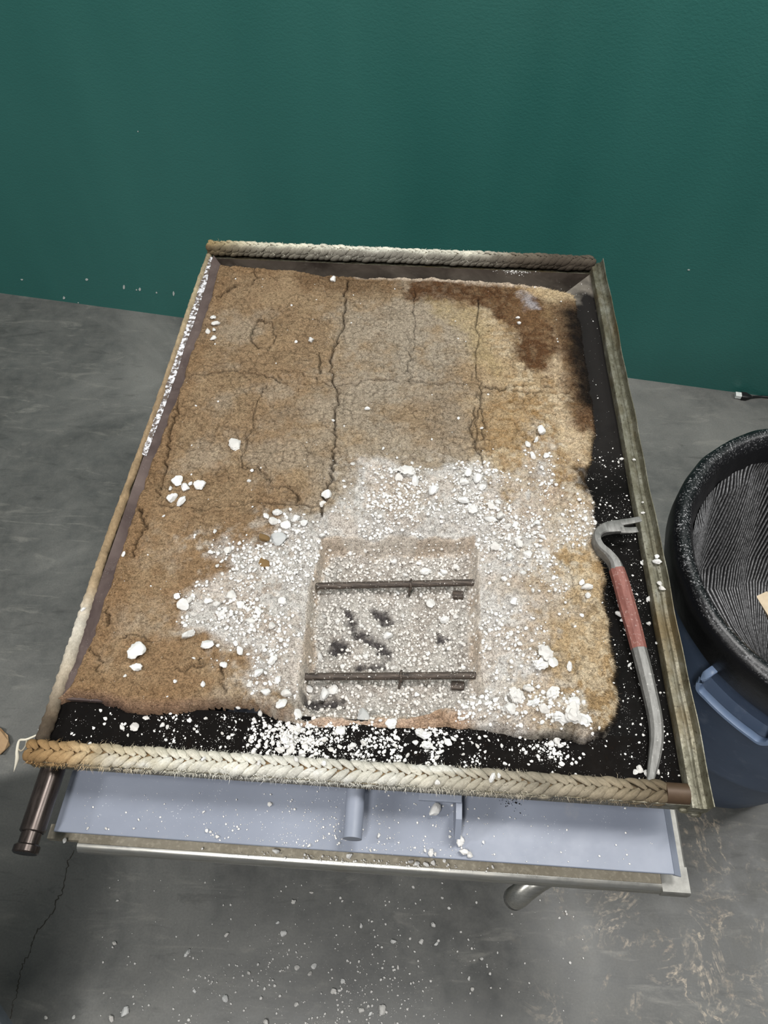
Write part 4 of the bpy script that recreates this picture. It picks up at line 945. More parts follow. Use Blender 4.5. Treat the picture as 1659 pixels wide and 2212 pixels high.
RF = [rock_mesh('insulation_chunk', 600 + i, M['chunk'], rough=0.13, flat_=0.6, big=True) for i in range(6)]       # fluffy lumps
RB = [rock_mesh('scorched_chunk', 620 + i, M['brownchunk'], rough=0.05) for i in range(2)]
RG = [rock_mesh('insulation_chunk', 630 + i, M['greychunk'], planes=7, rough=0.03, flat_=0.5, big=True) for i in range(3)]
NCH = [0]
def chunk(x, y, z, size, label, group, meshes=RM, sink=0.15, rot=None, sq=1.0):
    me = meshes[random.randrange(len(meshes))]; o = bpy.data.objects.new('insulation_chunk' if meshes is not RB else 'scorched_chunk', me); COL.objects.link(o)
    r_ = size / 2; o.scale = (r_, r_ * random.uniform(0.8, 1.05), r_ * random.uniform(0.8, 1.15) * sq); o.location = (x, y, z - r_ * 0.5 * sink)
    o.rotation_euler = (0, 0, random.uniform(0, 6.28) if rot is None else rot)
    o['label'] = label; o['category'] = 'chunk'
    if group: o['group'] = group
    NCH[0] += 1; return o
def on_lining(u, v, spx, label, group, **k):
    p = pxw(np.array(float(u)), np.array(float(v)), ZT); mmpp = 0.00059 + (1560 - v) * 4.6e-7
    h = float(height(p[0], p[1]))
    if h < ZT - 0.02:                        # seen deeper down: follow the sight line
        p = pxw(np.array(float(u)), np.array(float(v)), ZT - 0.045); h = float(height(p[0], p[1]))
    return chunk(p[0], p[1], h, spx * mmpp, label, group, **k)
def where(u, v, key):
    if key == 'tan':
        if u < 480 and v < 760: return 'in the cluster beside the flaking white coat'
        if 355 < u < 445 and 1030 < v < 1100: return 'in the group of square blocks on the tan lining'
        if u > 1100 and v < 720: return 'on the dark scorched corner of the lining'
        if 1130 < u < 1200 and 900 < v < 1000: return 'on the wrinkled crust of the lining'
        if u > 1200: return 'on the lining beside the painted grip'
        if 690 < u < 715 and 1060 < v < 1095: return 'at the end of the long crack'
        if u < 530 and v > 1280: return 'on the tan lining at the edge of the pit rubble'
        if u < 300: return 'on the tan lining next to the worn rope'
        if v < 1000: return 'lying alone on the cracked tan lining'
        return 'on the tan lining between the long crack and the rubble'
    if key == 'pow':
        if u < 690 and v < 1150: return 'by the grey lump at the pit corner'
        if u < 690: return 'on the rubble slope between the pit and the worn rope'
        if u > 1040 and v > 1400: return 'in the fluffy heap between the pit and the chisel end'
        if u > 1045: return 'in the rubble between the pit and the pry bar'
        return 'on the pit lip facing the teal wall'
    if key == 'pit':
        return 'in the pit on the wall side of both rods' if v < 1262 else ('in the pit between the two anchor rods' if v < 1460 else 'in the pit between a rod and the front rope')
    if key == 'fro':
        return 'on the black flange near the scorched rope end' if u < 450 else ('in the spill heap on the black flange' if u < 690 else ('on the black flange along the pit lip' if u < 1000 else 'on the black flange towards the chisel tip'))
    if key == 'sid':
        return 'on the sooty flange by the burnt notch' if v < 1050 else ('on the sooty flange beside the claw' if v < 1260 else ('on the sooty flange beside the painted grip' if v < 1420 else 'on the sooty flange around the chisel tip'))
    if key == 'pla':
        return 'on the blue-grey plate near the hinge pin' if u < 500 else ('on the blue-grey plate near the round stud' if u < 830 else 'on the blue-grey plate near the bracket')
    if key == 'flo':
        return 'on the concrete floor near its crack' if u < 500 else ('on the floor in the thickest dust' if u < 760 else 'on the concrete floor in front of the tube handle')
    return {'cha': 'lying in the empty gasket channel', 'led': 'on the steel cart ledge', 'rop': 'caught on the front braided rope'}[key]
def lab(u, v, s_, key):
    w_ = where(u, v, key); sz = 'tiny' if s_ < 10 else ('small' if s_ < 16 else ('mid-sized' if s_ < 26 else 'large'))
    return f"{sz} {'pale' if key == 'pit' else 'white'} insulation chunk {w_}", f'{sz} chunks {w_}'
on_lining(299, 1411, 40, 'larger of two bright white chunks side by side on the tan lining', None); on_lining(298, 1446, 32, 'smaller of two bright white chunks side by side on the tan lining', None)
on_lining(509, 960, 38, 'broad flat white torn flake on the tan lining', None, sq=0.35); on_lining(572, 1219, 26, 'flat brown scorched flake beside the pit rubble', None, meshes=RB, sq=0.4)
on_lining(574, 1166, 24, 'brown scorched lump next to a grey lump above the pit', None, meshes=RB); on_lining(602, 1166, 40, 'grey rounded lump next to a brown scorched lump', None, meshes=RG)
on_lining(785, 1562, 50, 'large flat grey slab of insulation at the front lip of the pit', None, meshes=RG, sq=0.7)
for u, v, s_ in [(462, 690, 15), (466, 704, 20), (450, 718, 15), (464, 716, 13), (462, 733, 15), (672, 736, 20), (720, 608, 18), (383, 1041, 25), (402, 1056, 22), (432, 1051, 25), (369, 1056, 14), (372, 1079, 26), (392, 1086, 26), (412, 1046, 10),
                 (407, 1376, 34), (450, 1397, 32), (395, 1308, 30), (384, 1290, 18), (411, 1298, 18), (167, 1418, 12), (465, 1152, 14), (493, 1191, 18), (545, 1018, 8), (538, 1041, 9), (794, 887, 12), (828, 972, 10), (762, 1005, 11), (707, 1072, 22), (697, 1084, 19),
                 (1118, 688, 9), (1121, 700, 10), (1228, 1443, 24), (1265, 1275, 24), (1268, 1290, 16), (1255, 1263, 14), (480, 1240, 10), (272, 1462, 9), (380, 1475, 9), (440, 1480, 14), (268, 1200, 12), (470, 1225, 10), (420, 1425, 8), (505, 1230, 12), (485, 1440, 18), (520, 1410, 20), (510, 1395, 14), (1140, 960, 16), (1168, 935, 22), (1158, 950, 14), (1180, 985, 14), (1150, 985, 18), (355, 1117, 8), (640, 740, 8), (720, 912, 9), (890, 1000, 9), (830, 1010, 8), (990, 905, 8), (1040, 925, 9)]:
    on_lining(u, v, s_, *lab(u, v, s_, 'tan'))
for u, v, s_ in [(880, 1026, 40), (895, 1045, 24), (862, 1036, 20), (935, 1068, 26), (1010, 1030, 26), (1030, 1042, 24), (1000, 1048, 22), (1042, 1058, 18), (1095, 1140, 24), (1078, 1124, 22), (1060, 1128, 28), (1112, 1135, 18), (1160, 1134, 18), (1172, 1160, 16), (1060, 1100, 18), (1075, 1090, 14), (1020, 1110, 24), (1000, 1090, 26),
                 (1175, 1420, 44), (1163, 1446, 34), (1190, 1440, 28), (1232, 1556, 52), (1205, 1558, 40), (1150, 1526, 34), (1112, 1512, 44), (1256, 1562, 40), (1190, 1502, 40), (1140, 1490, 26), (1235, 1525, 26), (1100, 1535, 30), (1170, 1540, 28), (620, 1140, 26), (590, 1130, 22), (640, 1125, 20), (600, 1110, 22), (575, 1118, 16), (660, 1135, 20),
                 (500, 1290, 24), (520, 1310, 20), (560, 1330, 22), (545, 1350, 24), (590, 1360, 20), (610, 1300, 18), (570, 1400, 20), (590, 1430, 26), (560, 1460, 24), (600, 1470, 20), (540, 1480, 18), (620, 1500, 26), (575, 1500, 22), (610, 1530, 30), (640, 1535, 26), (480, 1330, 22), (450, 1300, 22), (470, 1310, 16), (1090, 1250, 16), (1110, 1300, 20), (1080, 1340, 14), (1130, 1240, 14), (1150, 1280, 12), (1100, 1210, 16), (1070, 1180, 22), (1140, 1200, 22), (1120, 1180, 26)]:
    on_lining(u, v, s_, *lab(u, v, s_, 'pow'), meshes=RF if s_ > 30 else RM)
for u, v, s_ in [(851, 1216, 18), (920, 1235, 26), (958, 1235, 20), (950, 1240, 12), (757, 1197, 14), (790, 1200, 12), (820, 1240, 14), (705, 1240, 14), (735, 1230, 12), (875, 1245, 14), (905, 1215, 12), (985, 1225, 16), (700, 1190, 14), (780, 1225, 12), (960, 1340, 22), (930, 1305, 26), (818, 1352, 12), (838, 1374, 22), (780, 1352, 14), (772, 1420, 14), (790, 1418, 16), (700, 1500, 36), (668, 1490, 24), (720, 1490, 30), (860, 1280, 14), (910, 1285, 14), (985, 1330, 16), (1000, 1390, 14), (925, 1412, 14), (890, 1400, 12), (730, 1340, 14), (700, 1330, 12), (690, 1420, 20), (850, 1470, 14), (862, 1455, 22), (850, 1443, 16), (900, 1500, 14), (950, 1500, 16), (800, 1500, 12), (1000, 1440, 14), (690, 1380, 12), (970, 1400, 12), (870, 1330, 12), (740, 1440, 12)]:
    on_lining(u, v, s_, *lab(u, v, s_, 'pit'))
def on_plane(u, v, z, spx, key, mm, **k):
    p = P(u, v, z); return chunk(p[0], p[1], z, spx * mm, *lab(u, v, spx, key), sink=0.05, **k)
for u, v, s_ in [(292, 1572, 26), (264, 1573, 15), (265, 1565, 9), (277, 1589, 9), (316, 1553, 16), (352, 1568, 14), (362, 1572, 12), (352, 1530, 12), (90, 1577, 14), (445, 1552, 9), (515, 1530, 13), (562, 1542, 16), (736, 1582, 24), (845, 1566, 28), (786, 1606, 20), (762, 1612, 18), (735, 1614, 14), (855, 1612, 12), (897, 1606, 15), (915, 1590, 42), (925, 1612, 30), (968, 1606, 22), (978, 1598, 16), (952, 1626, 16), (944, 1637, 14), (1020, 1605, 8), (1030, 1612, 12), (1090, 1650, 11), (1188, 1637, 8), (1213, 1651, 14), (1201, 1600, 20), (1190, 1608, 16), (1210, 1612, 14), (1147, 1577, 12), (1084, 1612, 10), (620, 1600, 34), (640, 1578, 36), (606, 1620, 26), (628, 1622, 22), (590, 1606, 16), (660, 1604, 18), (650, 1625, 14), (700, 1600, 12), (715, 1620, 14), (480, 1585, 9), (540, 1600, 10), (510, 1560, 9), (420, 1575, 8), (880, 1632, 12), (830, 1625, 12), (1000, 1630, 9), (1056, 1600, 8), (1260, 1630, 8)]:
    on_plane(u, v, ZFL, s_, 'fro', 0.0006, meshes=RF if s_ > 28 else RM)
for u, v, s_ in [(1342, 992, 12), (1356, 998, 18), (1366, 1000, 14), (1335, 1000, 10), (1318, 1094, 7), (1320, 1200, 10), (1393, 1215, 18), (1385, 1218, 12), (1410, 1282, 15), (1402, 1295, 16), (1335, 1330, 18), (1345, 1340, 14), (1400, 1255, 10), (1400, 1348, 12), (1360, 1437, 12), (1382, 1664, 18), (1372, 1668, 12), (1396, 1672, 16), (1418, 1668, 14), (1408, 1680, 12), (1340, 1310, 20), (1352, 1362, 10), (1418, 1390, 8)]:
    on_plane(u, v, ZFL, s_, 'sid', 0.00066)
for u, v, s_ in [(1369, 995, 9), (1388, 1110, 10), (1418, 1215, 22), (1424, 1262, 14), (1430, 1273, 16), (1388, 1086, 7), (1418, 1204, 12)]:
    on_plane(u, v, ZT - 0.004, s_, 'cha', 0.00066)
o = on_plane(940, 1755, ZP, 38, 'pla', 0.00056, rot=1.0); o['label'] = 'oblong white block of insulation on the blue-grey plate below the bracket'; del o['group']
for u, v, s_ in [(994, 1818, 24), (1002, 1842, 26), (1015, 1848, 16), (1044, 1820, 9), (818, 1805, 12), (820, 1780, 8), (583, 1738, 12), (668, 1827, 11), (440, 1755, 9), (470, 1808, 11), (300, 1771, 8), (290, 1790, 7), (190, 1790, 8), (230, 1790, 8), (447, 1795, 9), (455, 1797, 8), (930, 1842, 20), (918, 1838, 10), (940, 1846, 10), (972, 1808, 8), (715, 1690, 10), (800, 1838, 8), (770, 1862, 0)]:
    if s_: on_plane(u, v, ZP, s_, 'pla', 0.00056)
for u, v, s_ in [(597, 1839, 18), (755, 1849, 16), (886, 1862, 16), (900, 1866, 14), (920, 1868, 18), (936, 1864, 12), (960, 1860, 10), (140, 1816, 12), (1064, 1872, 10)]:
    on_plane(u, v, ZCART - 0.0028, s_, 'led', 0.00058)
for u, v, s_ in [(406, 2060, 16), (490, 2020, 12), (254, 1946, 7), (248, 2038, 9), (273, 2186, 18), (242, 2200, 12), (487, 2158, 14), (633, 1947, 8), (672, 1928, 9), (635, 1949, 10), (720, 2140, 12), (678, 2088, 12), (641, 2091, 11), (670, 2104, 10), (612, 2017, 14), (850, 2034, 12), (910, 2035, 11), (942, 2040, 10), (935, 1998, 10), (825, 2180, 18), (800, 2190, 10), (1040, 2072, 8), (1013, 2114, 8), (1020, 2137, 7), (893, 1916, 7), (970, 1962, 7), (955, 1940, 6), (420, 2141, 8), (600, 1993, 8), (780, 2000, 9), (740, 2120, 9), (860, 2090, 8), (640, 2170, 9), (780, 2183, 12), (538, 2102, 9), (576, 2208, 12), (100, 2199, 8), (160, 2198, 7)]:
    on_plane(u, v, 0.0, s_, 'flo', 0.00106)
for u, v, s_ in [(1062, 1680, 22), (1078, 1676, 12), (440, 1640, 12), (560, 1648, 14), (700, 1650, 12), (640, 1640, 14), (945, 1690, 12)]:
    p = P(u, v, ZT + 0.002); chunk(p[0], p[1], ZT + 0.0022, s_ * 0.0006, *lab(u, v, s_, 'rop'), sink=0.6)
p = P(172, 1318, ZT - 0.008); chunk(-0.4535, p[1], ZT - 0.0075, 0.009, 'small white chunk on the worn flattened rope', None)
# the rest: fill up with middling pieces in the dense rubble
def rand_in(polypx, n_, z=ZT):
    a = np.array(polypx, float); out = []
    while len(out) < n_:
        u, v = random.uniform(a[:, 0].min(), a[:, 0].max()), random.uniform(a[:, 1].min(), a[:, 1].max())
        if sdpoly(np.array([u]), np.array([v]), a)[0] > 0: out.append((u, v))
    return out
# ---- crumbs as uncountable stuff
CR1 = [rock(1, 700 + i, planes=7, rough=0.05) for i in range(10)]; 
_o = np.array([(1, 0, 0), (0, 1, 0), (-1, 0, 0), (0, -1, 0), (0, 0, 1), (0, 0, -1)], float); _of = np.array([(0, 1, 4), (1, 2, 4), (2, 3, 4), (3, 0, 4), (1, 0, 5), (2, 1, 5), (3, 2, 5), (0, 3, 5)])
CR0 = []
for i in range(8):
    r_ = np.random.default_rng(800 + i); v = _o * r_.uniform(0.6, 1.1, (6, 1)) + r_.normal(0, 0.15, (6, 3)); v[:, 2] *= 0.7; v[:, 2] -= v[:, 2].min(); CR0.append((v, _of))
def crumbs(name, x, y, z, size, mat, label, shapes='auto'):
    Vs, Fs, nv = [], [], 0; x, y, z, size = map(np.asarray, (x, y, z, size)); ch = rng.integers(0, 999, len(x))
    for big_ in (True, False):
        S_ = CR1 if big_ else CR0; sel0 = (size > 0.0026) == big_
        for q, (v, f) in enumerate(S_):
            sel = np.nonzero(sel0 & (ch % len(S_) == q))[0]
            if not len(sel): continue
            a = rng.uniform(0, 6.28, len(sel)); c_, s_ = np.cos(a), np.sin(a); r_ = size[sel] / 2
            vx = (v[None, :, 0] * c_[:, None] - v[None, :, 1] * s_[:, None]) * r_[:, None] + x[sel][:, None]; vy = (v[None, :, 0] * s_[:, None] + v[None, :, 1] * c_[:, None]) * r_[:, None] + y[sel][:, None]
            vz = v[None, :, 2] * r_[:, None] * rng.uniform(0.8, 1.4, len(sel))[:, None] + (z[sel] - r_ * 0.15)[:, None]
            Vs.append(np.stack([vx, vy, vz], -1).reshape(-1, 3)); Fs.append((f[None] + (np.arange(len(sel)) * len(v))[:, None, None] + nv).reshape(-1, 3)); nv += len(sel) * len(v)
    V = np.concatenate(Vs); F = np.concatenate(Fs); me = bpy.data.meshes.new(name); o0 = np.array([x.mean(), y.mean(), z.min()])
    me.vertices.add(len(V)); me.loops.add(F.size); me.polygons.add(len(F)); me.vertices.foreach_set('co', (V - o0).astype(np.float32).ravel()); me.loops.foreach_set('vertex_index', F.ravel().astype(np.int32))
    me.polygons.foreach_set('loop_start', (np.arange(len(F)) * 3).astype(np.int32)); me.polygons.foreach_set('loop_total', np.full(len(F), 3, np.int32))
    me.update(calc_edges=True); me.materials.append(mat); o = bpy.data.objects.new(name, me); COL.objects.link(o); o.location = o0
    return tag(o, label, 'crumbs', None, 'stuff')
def sizes(n_, lo, hi, k=2.2): return lo + (hi - lo) * rng.random(n_) ** k
# lining
def lining_pts(n_, prob):
    x = rng.uniform(gx_[0], gx_[-1], n_ * 6); y = rng.uniform(gy_[0], gy_[-1], n_ * 6); a, b, c_ = inside(x, y); ok = (a > 0.004) & (rng.random(len(x)) < prob(x, y, a, b, c_)); return x[ok][:n_], y[ok][:n_]
clump = lambda x, y, s_=0.05, sd_=5: sstep(0.40, 0.62, fbm(x, y, s_, 4, sd_))
x, y = lining_pts(14000, lambda x, y, a, b, c_: c_ * (b < 0.0) * (0.12 + 0.88 * clump(x, y, 0.045, 400)))
crumbs('insulation_crumbs', x, y, height(x, y), sizes(len(x), 0.0010, 0.0075, 3.2), M['crumb'], 'white powdery insulation crumbs strewn around the pit')
x, y = lining_pts(11000, lambda x, y, a, b, c_: (b > 0.004) * 1.0)
i_ = np.clip(((x - gx_[0]) / STEP).astype(int), 0, nx - 1); j_ = np.clip(((y - gy_[0]) / STEP).astype(int), 0, ny - 1); ok = (bsh[j_, i_] < 0.5) | (rng.random(len(x)) < 0.25); x, y = x[ok], y[ok]
crumbs('insulation_crumbs', x, y, height(x, y), sizes(len(x), 0.0012, 0.0068, 2.8), M['pitcrumb'], 'pale grey crumbs covering the floor of the pit')
x, y = lining_pts(1500, lambda x, y, a, b, c_: (1 - c_) * (b < -0.01) * (0.05 + 0.6 * np.exp(-np.clip(-b, 0, 9) / 0.10)) * clump(x, y, 0.03, 402))
crumbs('insulation_crumbs', x, y, height(x, y), sizes(len(x), 0.0010, 0.0050, 3.5), M['crumb'], 'scattered white crumbs on the tan cracked lining')
# front flange: thick in the middle, thinning to both ends
n_ = 26000; x = rng.uniform(-0.43, 0.355, n_); y = rng.uniform(0.2765, 0.328, n_)
pr = 0.012 + 0.70 * np.exp(-((x + 0.02) / 0.12) ** 2) * (0.10 + 0.90 * clump(x, y, 0.018, 410)) + 0.16 * np.exp(-((x + 0.20) / 0.11) ** 2) * clump(x, y, 0.02, 411) + 0.5 * np.exp(-(((x - 0.197) / 0.022) ** 2 + ((y - 0.306) / 0.012) ** 2))
ok = rng.random(n_) < pr; x, y = x[ok], y[ok]
crumbs('insulation_crumbs', x, y, np.full(len(x), ZFL), sizes(len(x), 0.0006, 0.0058, 5.0), M['crumb'], 'white crumbs and powder scattered over the soot-black front flange')
n_ = 9000; y = rng.uniform(0.285, 1.30, n_); x = rng.uniform(0.288, 0.358, n_); a, b, c_ = inside(np.minimum(x, gx_[-1]), np.minimum(y, gy_[-1])); out = (a < 0) | (x > gx_[-1] - 0.002)
pr = out * (0.02 + 0.75 * np.exp(-((y - 0.60) / 0.13) ** 2) * (0.15 + 0.85 * clump(x, y, 0.025, 412)) + 0.3 * np.exp(-((y - 0.80) / 0.015) ** 2) + 0.15 * sstep(0.5, 0.35, y))
ok = rng.random(n_) < pr; x, y = x[ok], y[ok]
crumbs('insulation_crumbs', x, y, np.full(len(x), ZFL), sizes(len(x), 0.0006, 0.0044, 5.0), M['crumb'], 'white crumbs scattered over the sooty flange beside the pry bar')
n_ = 900; x = rng.normal(-0.135, 0.024, n_); y = rng.normal(0.301, 0.013, n_); ok = (y > 0.2765) & (y < 0.334); x, y = x[ok], y[ok]; hz = 0.011 * np.exp(-((x + 0.135) / 0.028) ** 2 - ((y - 0.304) / 0.018) ** 2)
crumbs('insulation_crumbs', x, y, ZFL + hz * rng.random(len(x)), sizes(len(x), 0.0008, 0.0075, 3.6), M['crumb'], 'heap of white crumbs spilled from the pit onto the black flange')
q = pxw(rng.normal(1120, 20, 500), rng.normal(583, 4.5, 500), ZFL); q = q[(q[:, 1] < 1.329) & (q[:, 1] > 1.285)]
crumbs('insulation_crumbs', q[:, 0], q[:, 1], q[:, 2], sizes(len(q), 0.0010, 0.0034, 3), M['crumb'], 'patch of white powder on the heat-stained back flange')
# face plate
n_ = 9000; x = rng.uniform(-0.42, 0.34, n_); y = rng.uniform(0.187, 0.262, n_)
pr = 0.02 + 0.75 * np.exp(-((x + 0.06) / 0.16) ** 2) * sstep(0.265, 0.19, y) * (0.2 + 0.8 * clump(x, y, 0.03, 413)); ok = rng.random(n_) < pr; x, y = x[ok], y[ok]
crumbs('insulation_crumbs', x, y, np.full(len(x), ZP), sizes(len(x), 0.0006, 0.0036, 3.4), M['crumb'], 'fine white crumbs on the blue-grey face plate')
n_ = 500; x = rng.uniform(-0.30, 0.20, n_); y = rng.uniform(0.1765, 0.1835, n_); ok = rng.random(n_) < np.exp(-((x + 0.02) / 0.14) ** 2); x, y = x[ok], y[ok]
crumbs('insulation_crumbs', x, y, np.full(len(x), ZCART - 0.003), sizes(len(x), 0.0007, 0.004, 2.5), M['crumb'], 'fine white crumbs on the steel cart ledge')
# floor, in front of the cart
n_ = 12000; uu = rng.uniform(200, 1300, n_); vv = rng.uniform(1900, 2330, n_); q = pxw(uu, vv, 0.0); x, y = q[:, 0], q[:, 1]
pr = 0.03 + 0.9 * np.exp(-((uu - 640) / 210) ** 2 - ((vv - 2190) / 130) ** 2) * (0.2 + 0.8 * clump(x, y, 0.06, 414)) + 0.16 * np.exp(-((uu - 900) / 160) ** 2) * clump(x, y, 0.08, 415)
ok = rng.random(n_) < pr; x, y = x[ok], y[ok]
crumbs('insulation_crumbs', x, y, np.zeros(len(x)), sizes(len(x), 0.0012, 0.0065, 3.4), M['crumb'], 'white crumbs and dust scattered on the grey concrete floor')
# soot grains shed onto the plate
n_ = 160; q = pxw(rng.normal(1105, 14, n_), 1690 + np.abs(rng.normal(0, 20, n_)) + 30 * rng.random(n_), ZP); q = q[q[:, 1] < 0.264]
crumbs('soot_grains', q[:, 0], q[:, 1], q[:, 2], sizes(len(q), 0.0006, 0.0024, 2), M['soot_dust'], 'black soot grains shed onto the blue-grey face plate')

# ------------------------------------------------------------------ lined bin
BZ, BR_, BX, BY = 0.689, 0.308, 0.733, 0.639
bin_ = empty('rubbish_bin', (BX, BY, 0), 'blue plastic rubbish bin lined with a black bag, beside the cart', 'bin')
def lathe(prof_, seg, fn=None, close=False):
    V = []; K = len(prof_)
    for i in range(seg):
        a = 2 * math.pi * i / seg
        for j, (r, z, ox, oy) in enumerate(prof_):
            dr_, dz_ = fn(a, j) if fn else (0, 0); V.append((BX + ox + (r + dr_) * math.cos(a), BY + oy + (r + dr_) * math.sin(a), z + dz_))
    F = [(i * K + j, ((i + 1) % seg) * K + j, ((i + 1) % seg) * K + j + 1, i * K + j + 1) for i in range(seg) for j in range(K - 1)]; return V, F
ox_, oy_ = 0.718 - BX, 0.65 - BY
def bprof(z): t_ = z / 0.66; return (0.208 + (0.288 - 0.208) * t_, z, ox_ * (1 - t_), oy_ * (1 - t_))
pf = [(0.01, 0.004, ox_, oy_), (0.19, 0.0, ox_, oy_), (0.203, 0.006, ox_, oy_)] + [bprof(z) for z in (0.03, 0.12, 0.25, 0.262, 0.274, 0.40, 0.52, 0.60, 0.655)] + [(0.280, 0.66, 0, 0)] + [(bprof(z)[0] - 0.006, z, bprof(z)[2], bprof(z)[3]) for z in (0.60, 0.30, 0.03)]
pf[6] = (pf[6][0] + 0.004,) + pf[6][1:]; pf[7] = (pf[7][0] + 0.004,) + pf[7][1:]
v, f = lathe(pf, 96); mesh_obj('bin_body', v, f, M['bin'], bin_, sharp=50)
rr1 = rng.uniform(0, 6.28, 12)
def fold(a, j):
    k_ = sum(math.sin(a * q + rr1[i]) * am for i, (q, am) in enumerate([(3, .35), (5, .4), (9, .3), (17, .22), (31, .15)]))
    amp = [0.004, 0.005, 0.004, 0.003, 0.003, 0.004, 0.005, 0.007, 0.008][min(j, 8)]; dz = 0.010 * k_ if j >= 7 else 0.002 * k_
    bul = math.exp(-((a - 4.05) / 0.25) ** 2) * 0.012 * (1 if j < 4 else 0.3)
    return amp * k_ * 0.6 - bul, dz
v, f = lathe([(0.262, 0.640, 0, 0), (0.271, 0.670, 0, 0), (0.281, 0.687, 0, 0), (0.292, 0.692, 0, 0), (0.301, 0.688, 0, 0), (0.306, 0.676, 0, 0), (0.305, 0.655, 0, 0), (0.302, 0.630, 0, 0), (0.298, 0.610, 0, 0)], 220, fold)
mesh_obj('bag_fold', v, f, M['black_bag_fold'], bin_)
RN = 36; zs_ = np.linspace(0, 1, RN); pr_ = [(np.interp(t_, [0, 0.75, 0.86, 0.95, 1], [0.262, 0.218, 0.19, 0.10, 0.005]), np.interp(t_, [0, 0.75, 0.86, 0.95, 1], [0.641, 0.36, 0.31, 0.285, 0.29]), 0, 0) for t_ in zs_]
def phase(a, j): return a * 190 + 2.6 * math.sin(a * 7 + j * 0.05) + 1.3 * math.sin(a * 23 + j * 0.21)
def ruff(a, j):
    return (0.0020 * math.sin(phase(a, j)) + 0.006 * math.sin(a * 11 + j * 0.14) + 0.008 * math.sin(a * 4 + 1 + j * 0.08)) * min(1, j / 3), 0.002 * math.sin(a * 41 + j * 0.3)
v, f = lathe(pr_, 1140, ruff)
pc_ = np.array([max(0.0, -math.sin(phase(2 * math.pi * i / 1140, j))) for i in range(1140) for j in range(RN)])[:, None] * np.ones((1, 3))
col_mesh('bag_lining', v, f, pc_, M['black_bag_inside'], bin_)
# moulded handle below the rim
def onbin(a, z, off):
    r, _, ox, oy = bprof(z); return np.array([BX + ox + (r + off) * math.cos(a), BY + oy + (r + off) * math.sin(a), z])
hq = P(1632, 1490, 0.575); ha = math.atan2(hq[1] - BY, hq[0] - BX)
w_ = 0.20
path = [onbin(ha - w_, 0.612, 0.002), onbin(ha - w_, 0.606, 0.024), onbin(ha - w_, 0.575, 0.030)] + [onbin(ha - w_ + 2 * w_ * t_, 0.558, 0.030) for t_ in np.linspace(0.06, 0.94, 7)] + [onbin(ha + w_, 0.575, 0.030), onbin(ha + w_, 0.606, 0.024), onbin(ha + w_, 0.612, 0.002)]
v, f = sweep(spline(np.array(path), 48), [octs(0.0060, 0.0038, 0.75)] * 48); mesh_obj('moulded_handle', v, f, M['binedge'], bin_, sharp=40)
V = [onbin(ha - w_ * 1.04, 0.556, 0.001), onbin(ha + w_ * 1.04, 0.556, 0.001), onbin(ha + w_ * 1.04, 0.552, 0.030), onbin(ha - w_ * 1.04, 0.552, 0.030), onbin(ha - w_ * 1.04, 0.546, 0.001), onbin(ha + w_ * 1.04, 0.546, 0.001), onbin(ha + w_ * 1.04, 0.546, 0.030), onbin(ha - w_ * 1.04, 0.546, 0.030)]
mesh_obj('handle_ledge', V, [(0, 1, 2, 3), (7, 6, 5, 4), (0, 4, 5, 1), (1, 5, 6, 2), (2, 6, 7, 3), (3, 7, 4, 0)], M['bin'], bin_, smooth=False)
# scrap board leaning in the bin
a = P(1668, 1318, 0.655); b = P(1760, 1290, 0.30)
v, f = sweep([(a[0], a[1], 0.655), ((a[0] + BX) / 2 + 0.04, (a[1] + BY) / 2, 0.47), (BX + 0.06, BY + 0.02, 0.290)], [octs(0.030, 0.009, 0.9)] * 3)
tag(mesh_obj('scrap_board', v, f, M['wood_scrap'], None, sharp=40, origin=(BX + 0.06, BY + 0.02, 0.29)), 'pale scrap board leaning inside the bag-lined bin', 'board')

# ------------------------------------------------------------------ small things on the floor
cb = empty('power_cable', P(1610, 856, 0), 'black cable with a pale plug lying along the foot of the teal wall', 'cable')
a = np.array(P(1588, 853, 0.009)); b = np.array(P(1601, 855, 0.009)); c_ = np.array(P(1618, 857, 0.009))
v, f = sweep([a, a + (b - a) * 0.97], [octs(0.0095, 0.007, 0.8)] * 2); mesh_obj('plug_tip', v, f, M['plug_white'], cb, sharp=30)
v, f = sweep([b, b + (c_ - b) * 0.6, c_, c_ + (c_ - b) * 0.3], [octs(0.0125, 0.009, 0.7), octs(0.0125, 0.009, 0.7), octs(0.008, 0.006, 0.7), octs(0.004, 0.004, 0.7)]); mesh_obj('plug_body', v, f, M['cable_black'], cb, sharp=30)
ds = (wb - wa) / np.linalg.norm(wb - wa); e0 = c_ + (c_ - b) * 0.25
pth = spline(np.array([e0, P(1640, 857, 0.004), P(1662, 858.5, 0.004), np.r_[wb + ds * 0.15 + wn * 0.012, 0.004], np.r_[wb + ds * 0.9 + wn * 0.01, 0.004]]), 40); v, f = tube(pth, 0.0038, 10); mesh_obj('cord', v, f, M['cable_black'], cb)
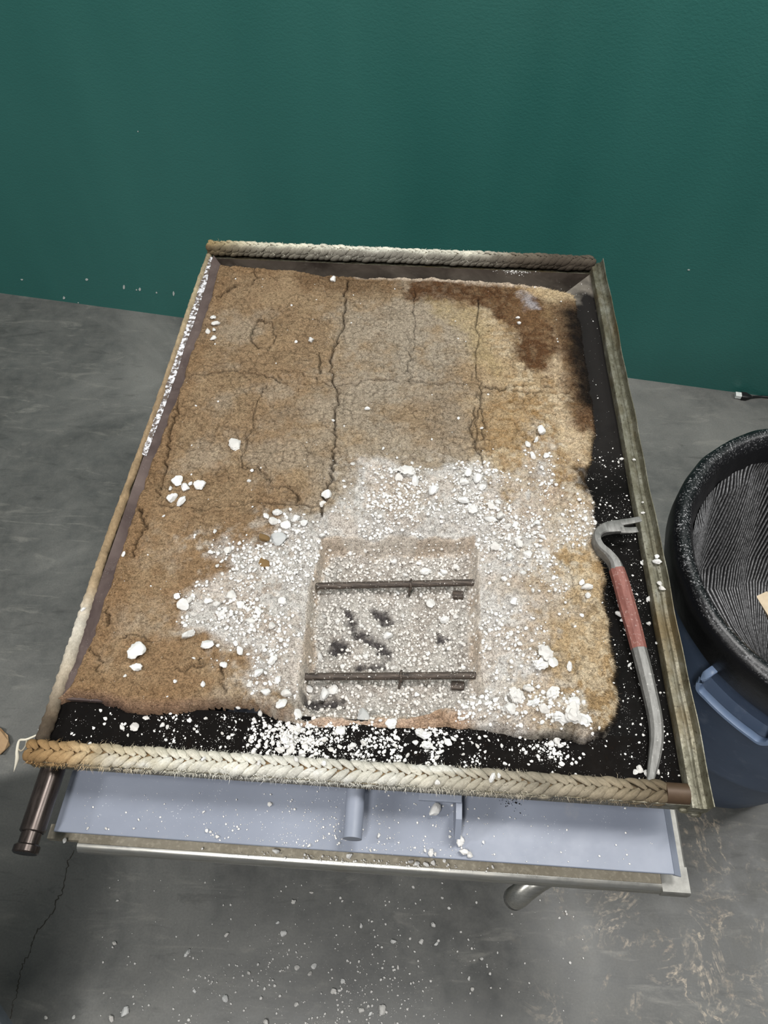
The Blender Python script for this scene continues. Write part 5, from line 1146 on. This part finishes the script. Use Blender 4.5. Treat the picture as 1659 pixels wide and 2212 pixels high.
# scrap of brown card
pc = [(-26, 1578), (-8, 1568), (2, 1573), (10, 1582), (17, 1588), (18, 1600), (21, 1609), (10, 1620), (0, 1629), (-20, 1628), (-34, 1606)]
top_ = [P(u, v, 0.0035 + 0.004 * (i % 3)) for i, (u, v) in enumerate(pc)]; bot = [(x, y, z - 0.003) for x, y, z in top_]; k = len(pc); F = [tuple(range(k)), tuple(range(2 * k - 1, k - 1, -1))] + [(i, k + i, k + (i + 1) % k, (i + 1) % k) for i in range(k)]
tag(mesh_obj('card_scrap', top_ + bot, F, M['cardboard'], None, smooth=False, origin=P(-10, 1600, 0)), 'torn scrap of brown card on the concrete floor', 'card')
# grey steel foot in frame; unseen tall body above it added to darken the floor
A_ = np.array(P(0, 2168, 0.0)[:2]); B_ = np.array(P(28, 2212, 0.0)[:2]); d_ = (B_ - A_) / np.linalg.norm(B_ - A_); nn_ = np.array([d_[1], -d_[0]])
if nn_[0] > 0: nn_ = -nn_
a = A_ - d_ * 0.52; b = A_ + d_ * 0.20
cab = empty('blocker_cabinet', (float(A_[0] + nn_[0] * 0.25), float(A_[1] + nn_[1] * 0.25), 0), 'grey steel foot with an added tall cabinet body that keeps lamp light off the floor', 'cabinet')
def pbox(name, p0, p1, d0, d1, z0, z1, mat):
    q = [p0 + nn_ * d0, p1 + nn_ * d0, p1 + nn_ * d1, p0 + nn_ * d1]; m = MB(); m.prism([tuple(p) for p in q], z0, z1, lambda p, q_, d: (p, q_, d)); return m.build(name, mat, cab, smooth=False)
pbox('plinth', a, b, 0.0, 0.48, 0.0, 0.05, M['grey_enamel']); pbox('blocker_body', a, b, 0.012, 0.48, 0.05, 1.14, M['grey_enamel'])
dr_ = pbox('blocker_door', a + d_ * 0.02, b - d_ * 0.02, 0.0, 0.012, 0.07, 1.12, M['grey_enamel'])
m = MB(); h0 = b - d_ * 0.07; q = [h0, h0 + d_ * 0.012, h0 + d_ * 0.012 - nn_ * 0.02, h0 - nn_ * 0.02]; m.prism([tuple(p) for p in q], 0.75, 0.90, lambda p, q_, d: (p, q_, d)); m.build('blocker_handle', M['steel'], dr_, smooth=False)
pbox('blocker_top', a - d_ * 0.005, b + d_ * 0.005, -0.003, 0.485, 1.14, 1.155, M['grey_enamel'])
